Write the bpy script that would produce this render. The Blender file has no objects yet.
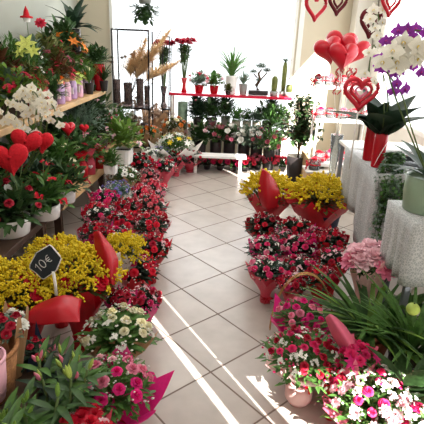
import bpy, math, random
from mathutils import Vector, Matrix, Euler
S = bpy.context.scene
COL = S.collection
PI = math.pi
# ------------------------------------------------------------------ camera
F, PITCH, ROLL, CH = 454.3, math.radians(-20.65), math.radians(-2.43), 1.683
_u = Vector((0, -math.sin(PITCH), math.cos(PITCH))); _w = Vector((0, math.cos(PITCH), math.sin(PITCH))); _r = Vector((1, 0, 0))
CR = math.cos(ROLL) * _r - math.sin(ROLL) * _u
CU = math.sin(ROLL) * _r + math.cos(ROLL) * _u
cam = bpy.data.cameras.new('camera'); cam.sensor_width = 36; cam.lens = F * 36 / 424; cam.clip_start = .05
co = bpy.data.objects.new('camera', cam); COL.objects.link(co)
co.matrix_world = Matrix(((CR.x, CU.x, -_w.x, 0), (CR.y, CU.y, -_w.y, 0), (CR.z, CU.z, -_w.z, CH), (0, 0, 0, 1)))
S.camera = co
def _ray(px, py): return _w + CR * ((px - 212) / F) + CU * ((212 - py) / F)
def G(px, py, z=0):
    d = _ray(px, py); t = (z - CH) / d.z; return Vector((d.x * t, d.y * t, z))
def Q(px, py, Y):
    d = _ray(px, py); t = Y / d.y; return Vector((d.x * t, Y, CH + d.z * t))
def depth(p): return (Vector(p) - Vector((0, 0, CH))).dot(_w)
# ------------------------------------------------------------------ light
S.view_settings.view_transform = 'Standard'; S.view_settings.look = 'None'
S.view_settings.gamma = 1; S.view_settings.use_curve_mapping = False
S.view_settings.exposure = 0.28
wd = bpy.data.worlds.new('daylight'); S.world = wd; wd.use_nodes = True
wb = wd.node_tree.nodes['Background']; wb.inputs[0].default_value = (.93, .97, 1, 1); wb.inputs[1].default_value = 1.6
def area(name, loc, rot, sx, sy, e, col=(1, 1, 1)):
    l = bpy.data.lights.new(name, 'AREA'); l.shape = 'RECTANGLE'; l.size = sx; l.size_y = sy; l.energy = e; l.color = col
    o = bpy.data.objects.new(name, l); COL.objects.link(o); o.location = loc; o.rotation_euler = rot; return o
area('window_daylight_back', (-.2, 7.5, 1.75), (math.radians(-90), 0, 0), 3.4, 2.2, 105, (.96, .98, 1))
area('window_daylight_right', (2.9, 4.6, 1.9), (0, math.radians(90), 0), 2.0, 3.4, 70, (.96, .98, 1))
area('ceiling_fill_light', (-.3, 2.6, 2.78), (0, 0, 0), 2.4, 1.2, 21, (1, .96, .92))  # unseen ceiling fill lights, added to brighten the room
area('ceiling_fill_light', (-.3, 5.2, 2.78), (0, 0, 0), 2.4, 1.2, 22, (1, .97, .94))
area('ceiling_fill_light', (0, .3, 2.78), (0, 0, 0), 2.8, 1.2, 15, (1, .96, .92))
sun = bpy.data.lights.new('sun', 'SUN'); sun.energy = 24; sun.angle = .004; sun.color = (1, .96, .9)
so = bpy.data.objects.new('sun', sun); COL.objects.link(so)
SUN_AZ, SUN_EL = math.radians(-31), math.radians(32)      # the way the light travels: forward and to the left
sd = Vector((math.sin(SUN_AZ) * math.cos(SUN_EL), math.cos(SUN_AZ) * math.cos(SUN_EL), -math.sin(SUN_EL)))
so.rotation_euler = sd.to_track_quat('-Z', 'Y').to_euler()
so.location = (2, -3, 3)
# ------------------------------------------------------------------ materials
M = {}
def lin(c): return tuple(((v / 255) / 12.92 if v / 255 <= .04045 else ((v / 255 + .055) / 1.055) ** 2.4) for v in c)
def mat(name, c, rough=.6, var=.25, trans=0, metal=0, scale=9, spec=.4, glass=0, rnd=.0, bump=0):
    m = bpy.data.materials.new(name); m.use_nodes = True; M[name] = m
    nt = m.node_tree; N = nt.nodes; L = nt.links; b = N['Principled BSDF']; out = N['Material Output']
    c = lin(c)
    tc = N.new('ShaderNodeTexCoord'); no = N.new('ShaderNodeTexNoise'); no.inputs['Scale'].default_value = scale; no.inputs['Detail'].default_value = 4
    L.new(tc.outputs['Object'], no.inputs['Vector'])
    rp = N.new('ShaderNodeValToRGB'); L.new(no.outputs['Fac'], rp.inputs[0])
    rp.color_ramp.elements[0].position = .3; rp.color_ramp.elements[1].position = .7
    rp.color_ramp.elements[0].color = tuple(v * (1 - var) for v in c) + (1,)
    rp.color_ramp.elements[1].color = tuple(min(1, v * (1 + var)) for v in c) + (1,)
    hs = N.new('ShaderNodeHueSaturation'); L.new(rp.outputs[0], hs.inputs['Color'])
    if rnd:
        oi = N.new('ShaderNodeObjectInfo'); mr = N.new('ShaderNodeMapRange')
        L.new(oi.outputs['Random'], mr.inputs[0]); mr.inputs[3].default_value = 1 - rnd; mr.inputs[4].default_value = 1 + rnd
        L.new(mr.outputs[0], hs.inputs['Value'])
    L.new(hs.outputs[0], b.inputs['Base Color'])
    b.inputs['Roughness'].default_value = rough; b.inputs['Metallic'].default_value = metal
    b.inputs['Specular IOR Level'].default_value = spec
    if glass: b.inputs['Transmission Weight'].default_value = glass; b.inputs['IOR'].default_value = 1.15
    if bump:
        bp = N.new('ShaderNodeBump'); bp.inputs['Strength'].default_value = bump; bp.inputs['Distance'].default_value = .01
        L.new(no.outputs['Fac'], bp.inputs['Height']); L.new(bp.outputs[0], b.inputs['Normal'])
    if trans:
        t = N.new('ShaderNodeBsdfTranslucent'); L.new(hs.outputs[0], t.inputs['Color'])
        mx = N.new('ShaderNodeMixShader'); mx.inputs[0].default_value = trans
        L.new(b.outputs[0], mx.inputs[1]); L.new(t.outputs[0], mx.inputs[2]); L.new(mx.outputs[0], out.inputs['Surface'])
    return m
# blooms
for n, c in dict(red=(215, 26, 56), crimson=(176, 18, 50), hotpink=(225, 50, 115), pink=(240, 140, 170), palepink=(248, 205, 212), white=(246, 242, 234),
                 cream=(248, 238, 205), coral=(226, 66, 92), yellow=(236, 205, 40), orange=(230, 130, 40), lilac=(140, 130, 200), purple=(150, 50, 165),
                 dusty=(188, 95, 110), magenta=(226, 30, 130), ivory=(236, 232, 218), salmon=(226, 110, 120)).items():
    mat('petal_' + n, c, .55, .14, .3, rnd=.15, scale=30)
mat('solidago', (244, 212, 44), .7, .25, .3, rnd=.12, scale=30)
for n, c in dict(dark=(58, 86, 46), mid=(80, 118, 56), light=(112, 146, 62), grey=(110, 132, 112), lime=(172, 194, 92), olive=(98, 104, 52), deep=(42, 64, 46), blue=(88, 120, 104), bronze=(96, 62, 38), star=(198, 206, 110)).items():
    mat('leaf_' + n, c, .5, .35, .12, rnd=.18, scale=14, spec=.3)
for n, c in dict(red=(205, 25, 42), pink=(235, 120, 150), magenta=(225, 40, 130), rose=(228, 90, 110), kraft=(190, 150, 112), white=(245, 240, 235), palepink=(244, 205, 200), lace=(226, 214, 196)).items():
    mat('paper_' + n, c, .4, .08, .35, rnd=.08, scale=12, spec=.5)
mat('ceramic_white', (238, 236, 232), .25, .03); mat('ceramic_sage', (140, 160, 135), .35, .05); mat('ceramic_red', (190, 22, 36), .25, .06)
mat('ceramic_pink', (225, 170, 185), .35, .05); mat('ceramic_dark', (48, 42, 42), .4, .2); mat('ceramic_grey', (150, 150, 146), .5, .15)
mat('terracotta', (170, 98, 66), .8, .15); mat('wicker', (160, 110, 68), .75, .3, scale=60, bump=.5); mat('concrete', (170, 160, 145), .85, .2)
mat('soil', (50, 36, 26), .95, .4, scale=60); mat('stem', (84, 104, 52), .6, .2); mat('stem_brown', (88, 66, 46), .8, .3)
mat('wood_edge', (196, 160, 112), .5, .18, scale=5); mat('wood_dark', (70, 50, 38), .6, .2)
mat('wall_grey', (158, 160, 148), .7, .04, scale=2); mat('wall_beige', (208, 198, 176), .8, .04, scale=2); mat('plaster', (222, 218, 208), .8, .03, scale=2)
mat('frame_white', (232, 232, 228), .4, .03); mat('shelf_red', (205, 22, 58), .35, .08); mat('white_paint', (240, 238, 234), .4, .03)
mat('black_metal', (38, 30, 30), .4, .1, metal=.6); mat('grey_metal', (135, 138, 146), .35, .08, metal=.7); mat('gold_wire', (190, 150, 90), .4, .1, metal=.5)
mat('pampas', (226, 198, 156), .9, .15, .3, scale=40); mat('dried', (176, 150, 128), .9, .3, .2, rnd=.2, scale=30)
mat('red_plush', (190, 10, 30), .85, .12, scale=80, bump=.6); mat('balloon', (192, 5, 34), .38, .05, spec=.5); mat('dark_felt', (96, 20, 30), .9, .2, scale=40)
mat('cork', (178, 150, 118), .8, .2, scale=40)
mat('slate', (30, 38, 44), .75, .2, scale=20); mat('chalk', (225, 225, 222), .9, .05)
mat('bucket_navy', (34, 46, 72), .5, .15); mat('ribbon_red', (205, 20, 45), .3, .1, .1); mat('ribbon_white', (240, 236, 230), .4, .05, .2); mat('ribbon_blue', (40, 110, 170), .35, .1)
mat('jar_stripe', (214, 168, 186), .4, .3, scale=22); mat('jar_lilac', (172, 140, 178), .4, .35, scale=22); mat('jar_red', (205, 90, 80), .4, .3, scale=22); mat('lid_tan', (206, 170, 110), .5, .2)
mat('cloth_pink', (240, 196, 200), .7, .1, .3, scale=20)
mat('smoky', (108, 92, 88), .15, .2, spec=.6, glass=.5)
g = mat('glass', (240, 245, 245), .05, .02, glass=.92, spec=.5)
m = bpy.data.materials.new('window_glass'); m.use_nodes = True; M['window_glass'] = m
nt = m.node_tree; nt.nodes.remove(nt.nodes['Principled BSDF'])
t = nt.nodes.new('ShaderNodeBsdfTransparent'); gl = nt.nodes.new('ShaderNodeBsdfGlossy'); gl.inputs['Roughness'].default_value = .02
mx = nt.nodes.new('ShaderNodeMixShader'); mx.inputs[0].default_value = .05
nt.links.new(t.outputs[0], mx.inputs[1]); nt.links.new(gl.outputs[0], mx.inputs[2]); nt.links.new(mx.outputs[0], nt.nodes['Material Output'].inputs['Surface'])
m = bpy.data.materials.new('fill_panel_glow'); m.use_nodes = True; M['fill_panel_glow'] = m
m.node_tree.nodes['Principled BSDF'].inputs['Emission Color'].default_value = (1, .97, .93, 1); m.node_tree.nodes['Principled BSDF'].inputs['Emission Strength'].default_value = 1.5
# lace: white cloth with a small woven pattern of holes shown as darker knots
m = mat('lace', (240, 238, 236), .8, .03, .25)
nt = m.node_tree; N = nt.nodes; L = nt.links
vo = N.new('ShaderNodeTexVoronoi'); vo.inputs['Scale'].default_value = 75; vo.feature = 'DISTANCE_TO_EDGE'
L.new([n for n in N if n.type == 'TEX_COORD'][0].outputs['Object'], vo.inputs['Vector'])
rp = N.new('ShaderNodeValToRGB'); rp.color_ramp.elements[0].position = .02; rp.color_ramp.elements[1].position = .16
rp.color_ramp.elements[0].color = (.8, .8, .79, 1); rp.color_ramp.elements[1].color = (.5, .52, .52, 1)
L.new(vo.outputs['Distance'], rp.inputs[0])
hs = [n for n in N if n.type == 'HUE_SAT'][0]; L.new(rp.outputs[0], hs.inputs['Color'])
# floor tiles, laid diagonally
m = bpy.data.materials.new('floor_tiles'); m.use_nodes = True; M['floor_tiles'] = m
nt = m.node_tree; N = nt.nodes; L = nt.links; b = N['Principled BSDF']
tc = N.new('ShaderNodeTexCoord'); mp = N.new('ShaderNodeMapping'); mp.vector_type = 'TEXTURE'
mp.inputs['Location'].default_value = (.1426, 3.695, 0); mp.inputs['Rotation'].default_value = (0, 0, math.radians(41.165 - 90)); mp.inputs['Scale'].default_value = (.4, .4, 1)
L.new(tc.outputs['Object'], mp.inputs[0])
sx = N.new('ShaderNodeSeparateXYZ'); L.new(mp.outputs[0], sx.inputs[0])
def mth(op, a, bb=None):
    n = N.new('ShaderNodeMath'); n.operation = op
    for i, v in enumerate((a, bb)):
        if v is None: continue
        if isinstance(v, (int, float)): n.inputs[i].default_value = v
        else: L.new(v, n.inputs[i])
    return n.outputs[0]
def edge(v): return mth('ABSOLUTE', mth('SUBTRACT', mth('FRACT', mth('ADD', v, .5)), .5))
e = mth('MINIMUM', edge(sx.outputs[0]), edge(sx.outputs[1]))
gr = N.new('ShaderNodeMapRange'); gr.inputs[1].default_value = .008; gr.inputs[2].default_value = .016; L.new(e, gr.inputs[0])
wn = N.new('ShaderNodeTexWhiteNoise'); wn.noise_dimensions = '2D'
cx = N.new('ShaderNodeCombineXYZ'); L.new(mth('FLOOR', sx.outputs[0]), cx.inputs[0]); L.new(mth('FLOOR', sx.outputs[1]), cx.inputs[1]); L.new(cx.outputs[0], wn.inputs['Vector'])
no = N.new('ShaderNodeTexNoise'); no.inputs['Scale'].default_value = 7; no.inputs['Detail'].default_value = 6; L.new(tc.outputs['Object'], no.inputs['Vector'])
sm = mth('ADD', mth('MULTIPLY', no.outputs['Fac'], .7), mth('MULTIPLY', wn.outputs['Value'], .3))
rp = N.new('ShaderNodeValToRGB'); L.new(sm, rp.inputs[0])
rp.color_ramp.elements[0].color = (.40, .355, .315, 1); rp.color_ramp.elements[1].color = (.55, .495, .445, 1); rp.color_ramp.elements[0].position = .25; rp.color_ramp.elements[1].position = .8
mxr = N.new('ShaderNodeMix'); mxr.data_type = 'RGBA'; mxr.inputs[6].default_value = (.16, .115, .09, 1)
L.new(gr.outputs[0], mxr.inputs[0]); L.new(rp.outputs[0], mxr.inputs[7]); L.new(mxr.outputs[2], b.inputs['Base Color'])
rr = N.new('ShaderNodeMapRange'); rr.inputs[3].default_value = .8; rr.inputs[4].default_value = .3; L.new(gr.outputs[0], rr.inputs[0]); L.new(rr.outputs[0], b.inputs['Roughness'])
b.inputs['Specular IOR Level'].default_value = .55
bp = N.new('ShaderNodeBump'); bp.inputs['Distance'].default_value = .002; bp.inputs['Strength'].default_value = .5; L.new(gr.outputs[0], bp.inputs['Height']); L.new(bp.outputs[0], b.inputs['Normal'])
# ------------------------------------------------------------------ mesh builder
class MB:
    def __init__(s): s.v = []; s.f = []
    def quadgrid(s, pts, nu, nv, close=False):
        o = len(s.v); s.v += [tuple(p) for p in pts]
        for i in range(nu - 1):
            for j in range(nv - (0 if close else 1)):
                j2 = (j + 1) % nv
                s.f.append((o + i * nv + j, o + i * nv + j2, o + (i + 1) * nv + j2, o + (i + 1) * nv + j))
    def lathe(s, prof, n=20, c=(0, 0, 0), sq=None):
        pts = []
        for r, z in prof:
            for k in range(n):
                a = 2 * PI * k / n; x, y = math.cos(a), math.sin(a)
                if sq: q = (abs(x) ** sq + abs(y) ** sq) ** (-1 / sq); x *= q; y *= q
                pts.append((c[0] + r * x, c[1] + r * y, c[2] + z))
        s.quadgrid(pts, len(prof), n, True)
    def tube(s, pts, r, n=6):
        pts = [Vector(p) for p in pts]; out = []
        for i, p in enumerate(pts):
            t = (pts[min(i + 1, len(pts) - 1)] - pts[max(i - 1, 0)])
            if t.length < 1e-9: t = Vector((0, 0, 1))
            t.normalize(); a = t.cross(Vector((0, 0, 1)))
            if a.length < .05: a = t.cross(Vector((0, 1, 0)))
            a.normalize(); b2 = t.cross(a)
            rr = r[i] if isinstance(r, (list, tuple)) else r
            for k in range(n):
                q = 2 * PI * k / n; out.append(p + a * (rr * math.cos(q)) + b2 * (rr * math.sin(q)))
        o = len(s.v); s.quadgrid(out, len(pts), n, True)
        s.f.append(tuple(range(o + n - 1, o - 1, -1))); s.f.append(tuple(o + (len(pts) - 1) * n + k for k in range(n)))
    def box(s, lo, hi):
        o = len(s.v); x0, y0, z0 = lo; x1, y1, z1 = hi
        s.v += [(x0, y0, z0), (x1, y0, z0), (x1, y1, z0), (x0, y1, z0), (x0, y0, z1), (x1, y0, z1), (x1, y1, z1), (x0, y1, z1)]
        for q in ((0, 3, 2, 1), (4, 5, 6, 7), (0, 1, 5, 4), (1, 2, 6, 5), (2, 3, 7, 6), (3, 0, 4, 7)): s.f.append(tuple(o + i for i in q))
    def blob(s, c, r, n=6, m=4):
        if isinstance(r, (int, float)): r = (r, r, r)
        pts = []
        for i in range(m + 1):
            th = PI * (i + .02) / (m + .04)
            for k in range(n): pts.append((c[0] + r[0] * math.sin(th) * math.cos(2 * PI * k / n), c[1] + r[1] * math.sin(th) * math.sin(2 * PI * k / n), c[2] + r[2] * math.cos(th)))
        s.quadgrid(pts, m + 1, n, True)
    def leaf(s, p, d, L, W, up=None, bend=.3, fold=.25, n=4, tip=.9):
        """a leaf from p along d, arching down by bend"""
        p = Vector(p); d = Vector(d).normalized(); up = Vector(up) if up else Vector((0, 0, 1))
        sd_ = d.cross(up)
        if sd_.length < .05: sd_ = d.cross(Vector((1, 0, 0)))
        sd_.normalize(); nn = sd_.cross(d).normalized(); pts = []
        for i in range(n + 1):
            t = i / n; w = W * .5 * math.sin(PI * min(1, (t * .93 + .04)) ** tip)
            c = p + d * (L * t) - nn * (bend * L * t * t)
            pts += [c - sd_ * w + nn * (fold * w), c, c + sd_ * w + nn * (fold * w)]
        s.quadgrid(pts, n + 1, 3)
    def build(s, name, material, parent=None, smooth=True, loc=(0, 0, 0), bev=0):
        me = bpy.data.meshes.new(name); me.from_pydata(s.v, [], s.f); me.update()
        if smooth and not bev: me.polygons.foreach_set('use_smooth', [True] * len(me.polygons))
        me.materials.append(M[material]); return link(name, me, parent, loc, bev)
def link(name, me, parent=None, loc=(0, 0, 0), bev=0, material=None):
    o = bpy.data.objects.new(name, me); COL.objects.link(o); o.parent = parent; o.location = loc
    if material:
        o.material_slots[0].link = 'OBJECT'; o.material_slots[0].material = M[material]
    if bev:
        b_ = o.modifiers.new('bevel', 'BEVEL'); b_.width = bev; b_.segments = 2
    return o
def tag(o, label, cat, group=None, kind=None):
    o['label'] = label; o['category'] = cat
    if group: o['group'] = group
    if kind: o['kind'] = kind
    return o
def thing(name, label, cat, loc, rz=0, group=None):
    o = bpy.data.objects.new(name, None); o.empty_display_size = .05; COL.objects.link(o); o.location = loc; o.rotation_euler = (0, 0, rz)
    return tag(o, label, cat, group)
def struct(name, mb, material, bev=0):
    o = mb.build(name, material, None, False, bev=bev); o['kind'] = 'structure'; return o
def BX(lo, hi):
    m_ = MB(); m_.box(lo, hi); return m_
# ------------------------------------------------------------------ the room
XL, XR, YB, YF, ZC = -2.02, 2.12, 7.0, -.7, 2.8
fl = MB(); fl.box((XL - .2, YF - .2, -.06), (XR + .2, YB + .2, 0)); o = struct('floor', fl, 'floor_tiles')
struct('ceiling', BX((XL - .15, YF - .15, ZC), (XR + .15, YB + .15, ZC + .1)), 'plaster')
struct('wall_left', BX((XL - .15, YF - .15, 0), (XL, YB + .15, ZC)), 'wall_grey')
WX0, WX1, WZ0, WZ1 = -1.57, 1.09, .32, 2.62
w_ = MB(); w_.box((XL, YB, 0), (WX0, YB + .15, ZC)); w_.box((WX1, YB, 0), (XR, YB + .15, ZC)); w_.box((WX0, YB, 0), (WX1, YB + .15, WZ0)); w_.box((WX0, YB, WZ1), (WX1, YB + .15, ZC))
struct('wall_back', w_, 'wall_beige')
w_ = MB(); w_.box((XR, 1.35, 0), (XR + .15, 2.6, ZC)); w_.box((XR, 6.3, 0), (XR + .15, YB, ZC)); w_.box((XR, 2.6, 0), (XR + .15, 6.3, .85)); w_.box((XR, 2.6, 2.65), (XR + .15, 6.3, ZC))
struct('wall_right', w_, 'plaster')
XN = 3.4  # unseen widening of the room, added so the slot sunlight can pass
w_ = MB(); w_.box((XN, YF - .15, 0), (XN + .15, 1.5, ZC)); w_.box((XR + .15, 1.35, 0), (XN, 1.5, ZC)); struct('wall_sun_bay', w_, 'plaster')
struct('floor_sun_bay', BX((XR + .2, YF - .2, -.06), (XN + .15, 1.5, 0)), 'plaster'); struct('ceiling_sun_bay', BX((XR + .15, YF - .15, ZC), (XN + .15, 1.5, ZC + .1)), 'plaster')
# unseen wall added behind the camera; slots cut to shape the sun streaks
def slotx(px, py):
    p = G(px, py); k = (YF - p.y) / sd.y; return p.x + sd.x * k
w_ = MB(); xs = XL
cuts = [(slotx(230, 424), slotx(251, 424), 2.6), (slotx(273, 424), slotx(287, 424), 2.6), (slotx(290, 424), slotx(470, 424), 2.12)]
for a_, b_, h_ in cuts:
    w_.box((xs, YF - .1, 0), (a_, YF, ZC)); xs = b_
    w_.box((a_, YF - .1, 0), (b_, YF, .1)); w_.box((a_, YF - .1, h_), (b_, YF, ZC))
w_.box((xs, YF - .1, 0), (XN, YF, ZC)); struct('wall_sun_slots', w_, 'plaster')
# back window
w_ = MB(); t_ = .045
w_.box((WX0, YB - .03, WZ0), (WX0 + t_, YB + .08, WZ1)); w_.box((WX1 - t_, YB - .03, WZ0), (WX1, YB + .08, WZ1)); w_.box((WX0, YB - .03, WZ1 - t_), (WX1, YB + .08, WZ1)); w_.box((WX0, YB - .03, WZ0), (WX1, YB + .08, WZ0 + t_))
fr = struct('window_1', w_, 'frame_white'); BX((WX0 + t_, YB + .03, WZ0 + t_), (WX1 - t_, YB + .036, WZ1 - t_)).build('pane', 'window_glass', fr, False)
w_ = MB(); w_.box((XR - .02, 2.6, .85), (XR + .1, 2.66, 2.65)); w_.box((XR - .02, 6.24, .85), (XR + .1, 6.3, 2.65)); w_.box((XR - .02, 2.6, .85), (XR + .1, 6.3, .9)); w_.box((XR - .02, 2.6, 2.6), (XR + .1, 6.3, 2.65)); w_.box((XR - .01, 4.5, .85), (XR + .08, 4.55, 2.65))
fr = struct('window_2', w_, 'frame_white'); BX((XR + .04, 2.66, .9), (XR + .046, 6.24, 2.6)).build('pane', 'window_glass', fr, False)
struct('trim_1', BX((WX1 + .03, YB - .02, 0), (WX1 + .1, YB, ZC)), 'frame_white')
struct('trim_2', BX((XR - .28, YB - .3, 0), (XR - .02, YB - .02, ZC)), 'plaster')
struct('baseboard_left', BX((XL, YF, 0), (XL + .015, YB, .08)), 'frame_white')
# unseen ceiling panels added to go with the fill lights
for (x, y, sx_, lb) in ((-.3, 2.6, 2.5, 'unseen white ceiling panel added for fill light over the middle of the aisle'), (-.3, 5.2, 2.5, 'unseen white ceiling panel added for fill light near the back window'), (0, .3, 2.9, 'unseen white ceiling panel added for fill light behind the camera')):
    w_ = BX((-sx_ / 2, -.65, .0), (sx_ / 2, .65, .03)); o = w_.build('ceiling_fill_panel', 'frame_white', None, False, (x, y, 2.795 - .025)); o.location.z = 2.79; tag(o, lb, 'lamp'); o.scale.z = .3
# ------------------------------------------------------------------ bloom meshes (unit radius, facing +z)
R = random.Random(7)
def cap(mb): 
    me = bpy.data.meshes.new('bloom'); me.from_pydata(mb.v, [], mb.f); me.update(); me.polygons.foreach_set('use_smooth', [True] * len(me.polygons)); me.materials.append(None); return me
def petal(mb, ang, r0, r1, z0, z1, w, curl, n=4):
    ca, sa = math.cos(ang), math.sin(ang); pts = []
    for i in range(n + 1):
        t = i / n; r = r0 + (r1 - r0) * t; z = z0 + (z1 - z0) * (1 - (1 - t) ** 2) - curl * t * t * t; ww = w * math.sin(PI * (.12 + .7 * t) ) 
        for k in (-1, 0, 1):
            rr = r - abs(k) * .12 * w; pts.append((ca * rr - sa * ww * k, sa * rr + ca * ww * k, z + abs(k) * .06))
    mb.quadgrid(pts, n + 1, 3)
BL = {}
mb = MB()
for lay, (n, r1, zt, w, cu) in enumerate(((3, .25, .75, .3, 0), (4, .45, .7, .42, .05), (5, .72, .55, .5, .2), (6, 1, .3, .55, .35))):
    for k in range(n): petal(mb, 2 * PI * k / n + lay * .7, .08 * lay, r1, -.2, zt, w, cu)
mb.blob((0, 0, -.1), (.5, .5, .4)); BL['rose'] = cap(mb)
mb = MB()
for lay in range(4):
    n = 9
    for k in range(n): petal(mb, 2 * PI * k / n + lay * .4 + R.uniform(-.1, .1), .05, .35 + .22 * lay, -.1, .62 - .15 * lay + R.uniform(-.08, .08), .26, R.uniform(-.1, .15), 3)
BL['carnation'] = cap(mb)
mb = MB()
for k in range(9): petal(mb, 2 * PI * k / 9, .1, 1, 0, .12, .3, .05, 3)
BL['daisy'] = cap(mb)
mb = MB(); mb.blob((0, 0, .1), (.3, .3, .15), 8, 4); BL['eye'] = cap(mb)
mb = MB()
for k in range(5): petal(mb, 2 * PI * k / 5, .05, .75, 0, .85, .45, -.2, 3)
BL['cyclamen'] = cap(mb)
mb = MB()
for k in range(14):
    th = R.uniform(0, 1.3); a = R.uniform(0, 6.3); c = Vector((math.sin(th) * math.cos(a), math.sin(th) * math.sin(a), math.cos(th))) * .8
    for q in range(4): mb.leaf(c, (math.cos(q * PI / 2 + a) + c.x * .5, math.sin(q * PI / 2 + a) + c.y * .5, .3 + c.z * .4), .34, .26, bend=.1, n=2)
BL['cluster'] = cap(mb)
mb = MB()   # phalaenopsis: 2 wide petals, 3 sepals, small lip, facing +z
for a, L_, W_ in ((0, 1, 1.0), (PI, 1, 1.0), (PI / 2, .95, .6), (PI * 1.27, .9, .55), (PI * 1.73, .9, .55)): mb.leaf((0, 0, 0), (math.cos(a), math.sin(a), .12), L_, W_, (0, 0, 1), .1, .1, 4, .7)
mb.blob((0, -.12, .12), (.14, .2, .16)); BL['orchid'] = cap(mb)
mb = MB()   # six petalled star
for k in range(6): mb.leaf((0, 0, 0), (math.cos(k * PI / 3), math.sin(k * PI / 3), .75), 1.05, .5, bend=.45, n=4)
BL['lily'] = cap(mb)
mb = MB()   # bud, long along z
mb.lathe([(.02, 0), (.2, .2), (.3, .7), (.26, 1.2), (.12, 1.7), (.01, 1.95)], 6); BL['bud'] = cap(mb)
mb = MB()   # solidago plume
for br in range(7):
    a = R.uniform(0, 6.3); e_ = Vector((math.cos(a) * .8, math.sin(a) * .8, R.uniform(.5, 1.1)))
    for k in range(11):
        t_ = .25 + .75 * k / 10; p = e_ * t_ + Vector((0, 0, -.15 * t_ * t_)); q = R.uniform(.06, .11)
        mb.blob(p + Vector((R.uniform(-.09, .09), R.uniform(-.09, .09), R.uniform(-.05, .1))), q, 4, 3)
BL['plume'] = cap(mb)
BL_NAMES = {'carnation': 'carnation', 'rose': 'rose', 'daisy': 'daisy', 'cyclamen': 'cyclamen_flower', 'cluster': 'flower_cluster', 'orchid': 'orchid_flower', 'lily': 'lily_flower', 'bud': 'bud', 'plume': 'goldenrod_plume', 'eye': 'flower_centre'}
def bloom(kind, material, parent, loc, nrm, r, name=None, spin=None):
    o = link(name or BL_NAMES[kind], BL[kind], parent, loc, material=material); o.scale = (r, r, r)
    o.rotation_mode = 'QUATERNION'; q = Vector(nrm).to_track_quat('Z', 'Y')
    o.rotation_quaternion = q @ Euler((0, 0, R.uniform(0, 6.3) if spin is None else spin)).to_quaternion(); o.rotation_mode = 'XYZ'
    return o
# ------------------------------------------------------------------ foliage clumps (unit)
FO = {}
def dome(n, style, rng):
    mb = MB()
    for k in range(n):
        th = math.acos(1 - rng.random() * 1.0); a = rng.uniform(0, 2 * PI)
        d = Vector((math.sin(th) * math.cos(a), math.sin(th) * math.sin(a), math.cos(th)))
        if style == 'broad': mb.leaf(d * rng.uniform(.1, .8), d + Vector((rng.uniform(-.7, .7), rng.uniform(-.7, .7), rng.uniform(-.1, .6))), rng.uniform(.3, .5), rng.uniform(.15, .24), bend=.35, n=3)
        elif style == 'fine': mb.leaf(d * rng.uniform(.15, .9), d + Vector((rng.uniform(-.8, .8), rng.uniform(-.8, .8), rng.uniform(-.2, .8))), rng.uniform(.2, .36), rng.uniform(.07, .13), bend=.25, n=2)
        elif style == 'strap': mb.leaf(d * .06, d * .8 + Vector((0, 0, .9)), rng.uniform(.9, 1.4), rng.uniform(.07, .11), bend=rng.uniform(.3, .8), n=7, tip=.6)
        elif style == 'big': mb.leaf(d * .1, d + Vector((0, 0, .4)), rng.uniform(.8, 1.15), rng.uniform(.3, .42), bend=rng.uniform(.3, .6), n=5)
        elif style == 'grass': mb.leaf(d * .05, d * .5 + Vector((0, 0, 1)), rng.uniform(.7, 1.3), .035, bend=rng.uniform(.05, .5), n=5, tip=.5)
    me = cap(mb); me.name = 'foliage'; return me
for st, n in (('broad', 210), ('fine', 520), ('strap', 60), ('big', 22), ('grass', 110)):
    FO[st] = [dome(n, st, random.Random(i * 5 + n)) for i in range(4)]
# white filler specks on a unit dome
def specks(n, rng, s=.035):
    mb = MB()
    for k in range(n):
        th = math.acos(1 - rng.random() * .95); a = rng.uniform(0, 2 * PI); d = Vector((math.sin(th) * math.cos(a), math.sin(th) * math.sin(a), math.cos(th)))
        mb.blob(d * rng.uniform(.98, 1.12), rng.uniform(.6, 1.2) * s, 5, 2)
    return cap(mb)
SP = [specks(70, random.Random(i), .042) for i in range(3)]
# paper wraps (unit rim radius, height 1, base at 0), 4 variants
def wrapmesh(rng, hrim=1.0):
    mb = MB(); n = 40; ph = rng.uniform(0, 6); pts = []
    for (r, z, ru) in ((.30, 0, .01), (.26, .18, .02), (.34, .38, .04), (.66, .68, .07), (.92, .88, .1), (1.12, 1.02, .15)):
        for k in range(n):
            a = 2 * PI * k / n; q = ru * (math.sin(5 * a + ph) + .7 * math.sin(9 * a + 2 * ph) + .4 * math.sin(17 * a))
            pts.append(((r + q * .8) * math.cos(a), (r + q * .8) * math.sin(a), z + q * .9))
    mb.quadgrid(pts, 6, n, True)
    o_ = len(mb.v); mb.v.append((0, 0, 0.01))
    for k in range(n): mb.f.append((k, o_, (k + 1) % n))
    return cap(mb)
WR = [wrapmesh(random.Random(i + 3)) for i in range(5)]
rb = MB(); rb.tube([(.3 * math.cos(a * PI / 8), .3 * math.sin(a * PI / 8), 0) for a in range(17)], .035, 5)
for sgn in (-1, 1):
    rb.tube([(0, -.3, 0), (sgn * .18, -.42, .1), (sgn * .34, -.4, .02), (sgn * .2, -.36, -.06), (0, -.31, 0)], [.02, .05, .06, .05, .02], 5); rb.tube([(0, -.31, 0), (sgn * .1, -.4, -.15), (sgn * .16, -.44, -.32)], [.03, .035, .03], 4)
RBm = cap(rb)
def spots(n, rng, thmax=1.2):
    out = []; 
    for i in range(n):
        t_ = (i + .5) / n; th = math.acos(1 - t_ * (1 - math.cos(thmax))); a = i * 2.399 + rng.uniform(-.25, .25)
        out.append(Vector((math.sin(th) * math.cos(a), math.sin(th) * math.sin(a), math.cos(th))))
    rng.shuffle(out); return out
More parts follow.
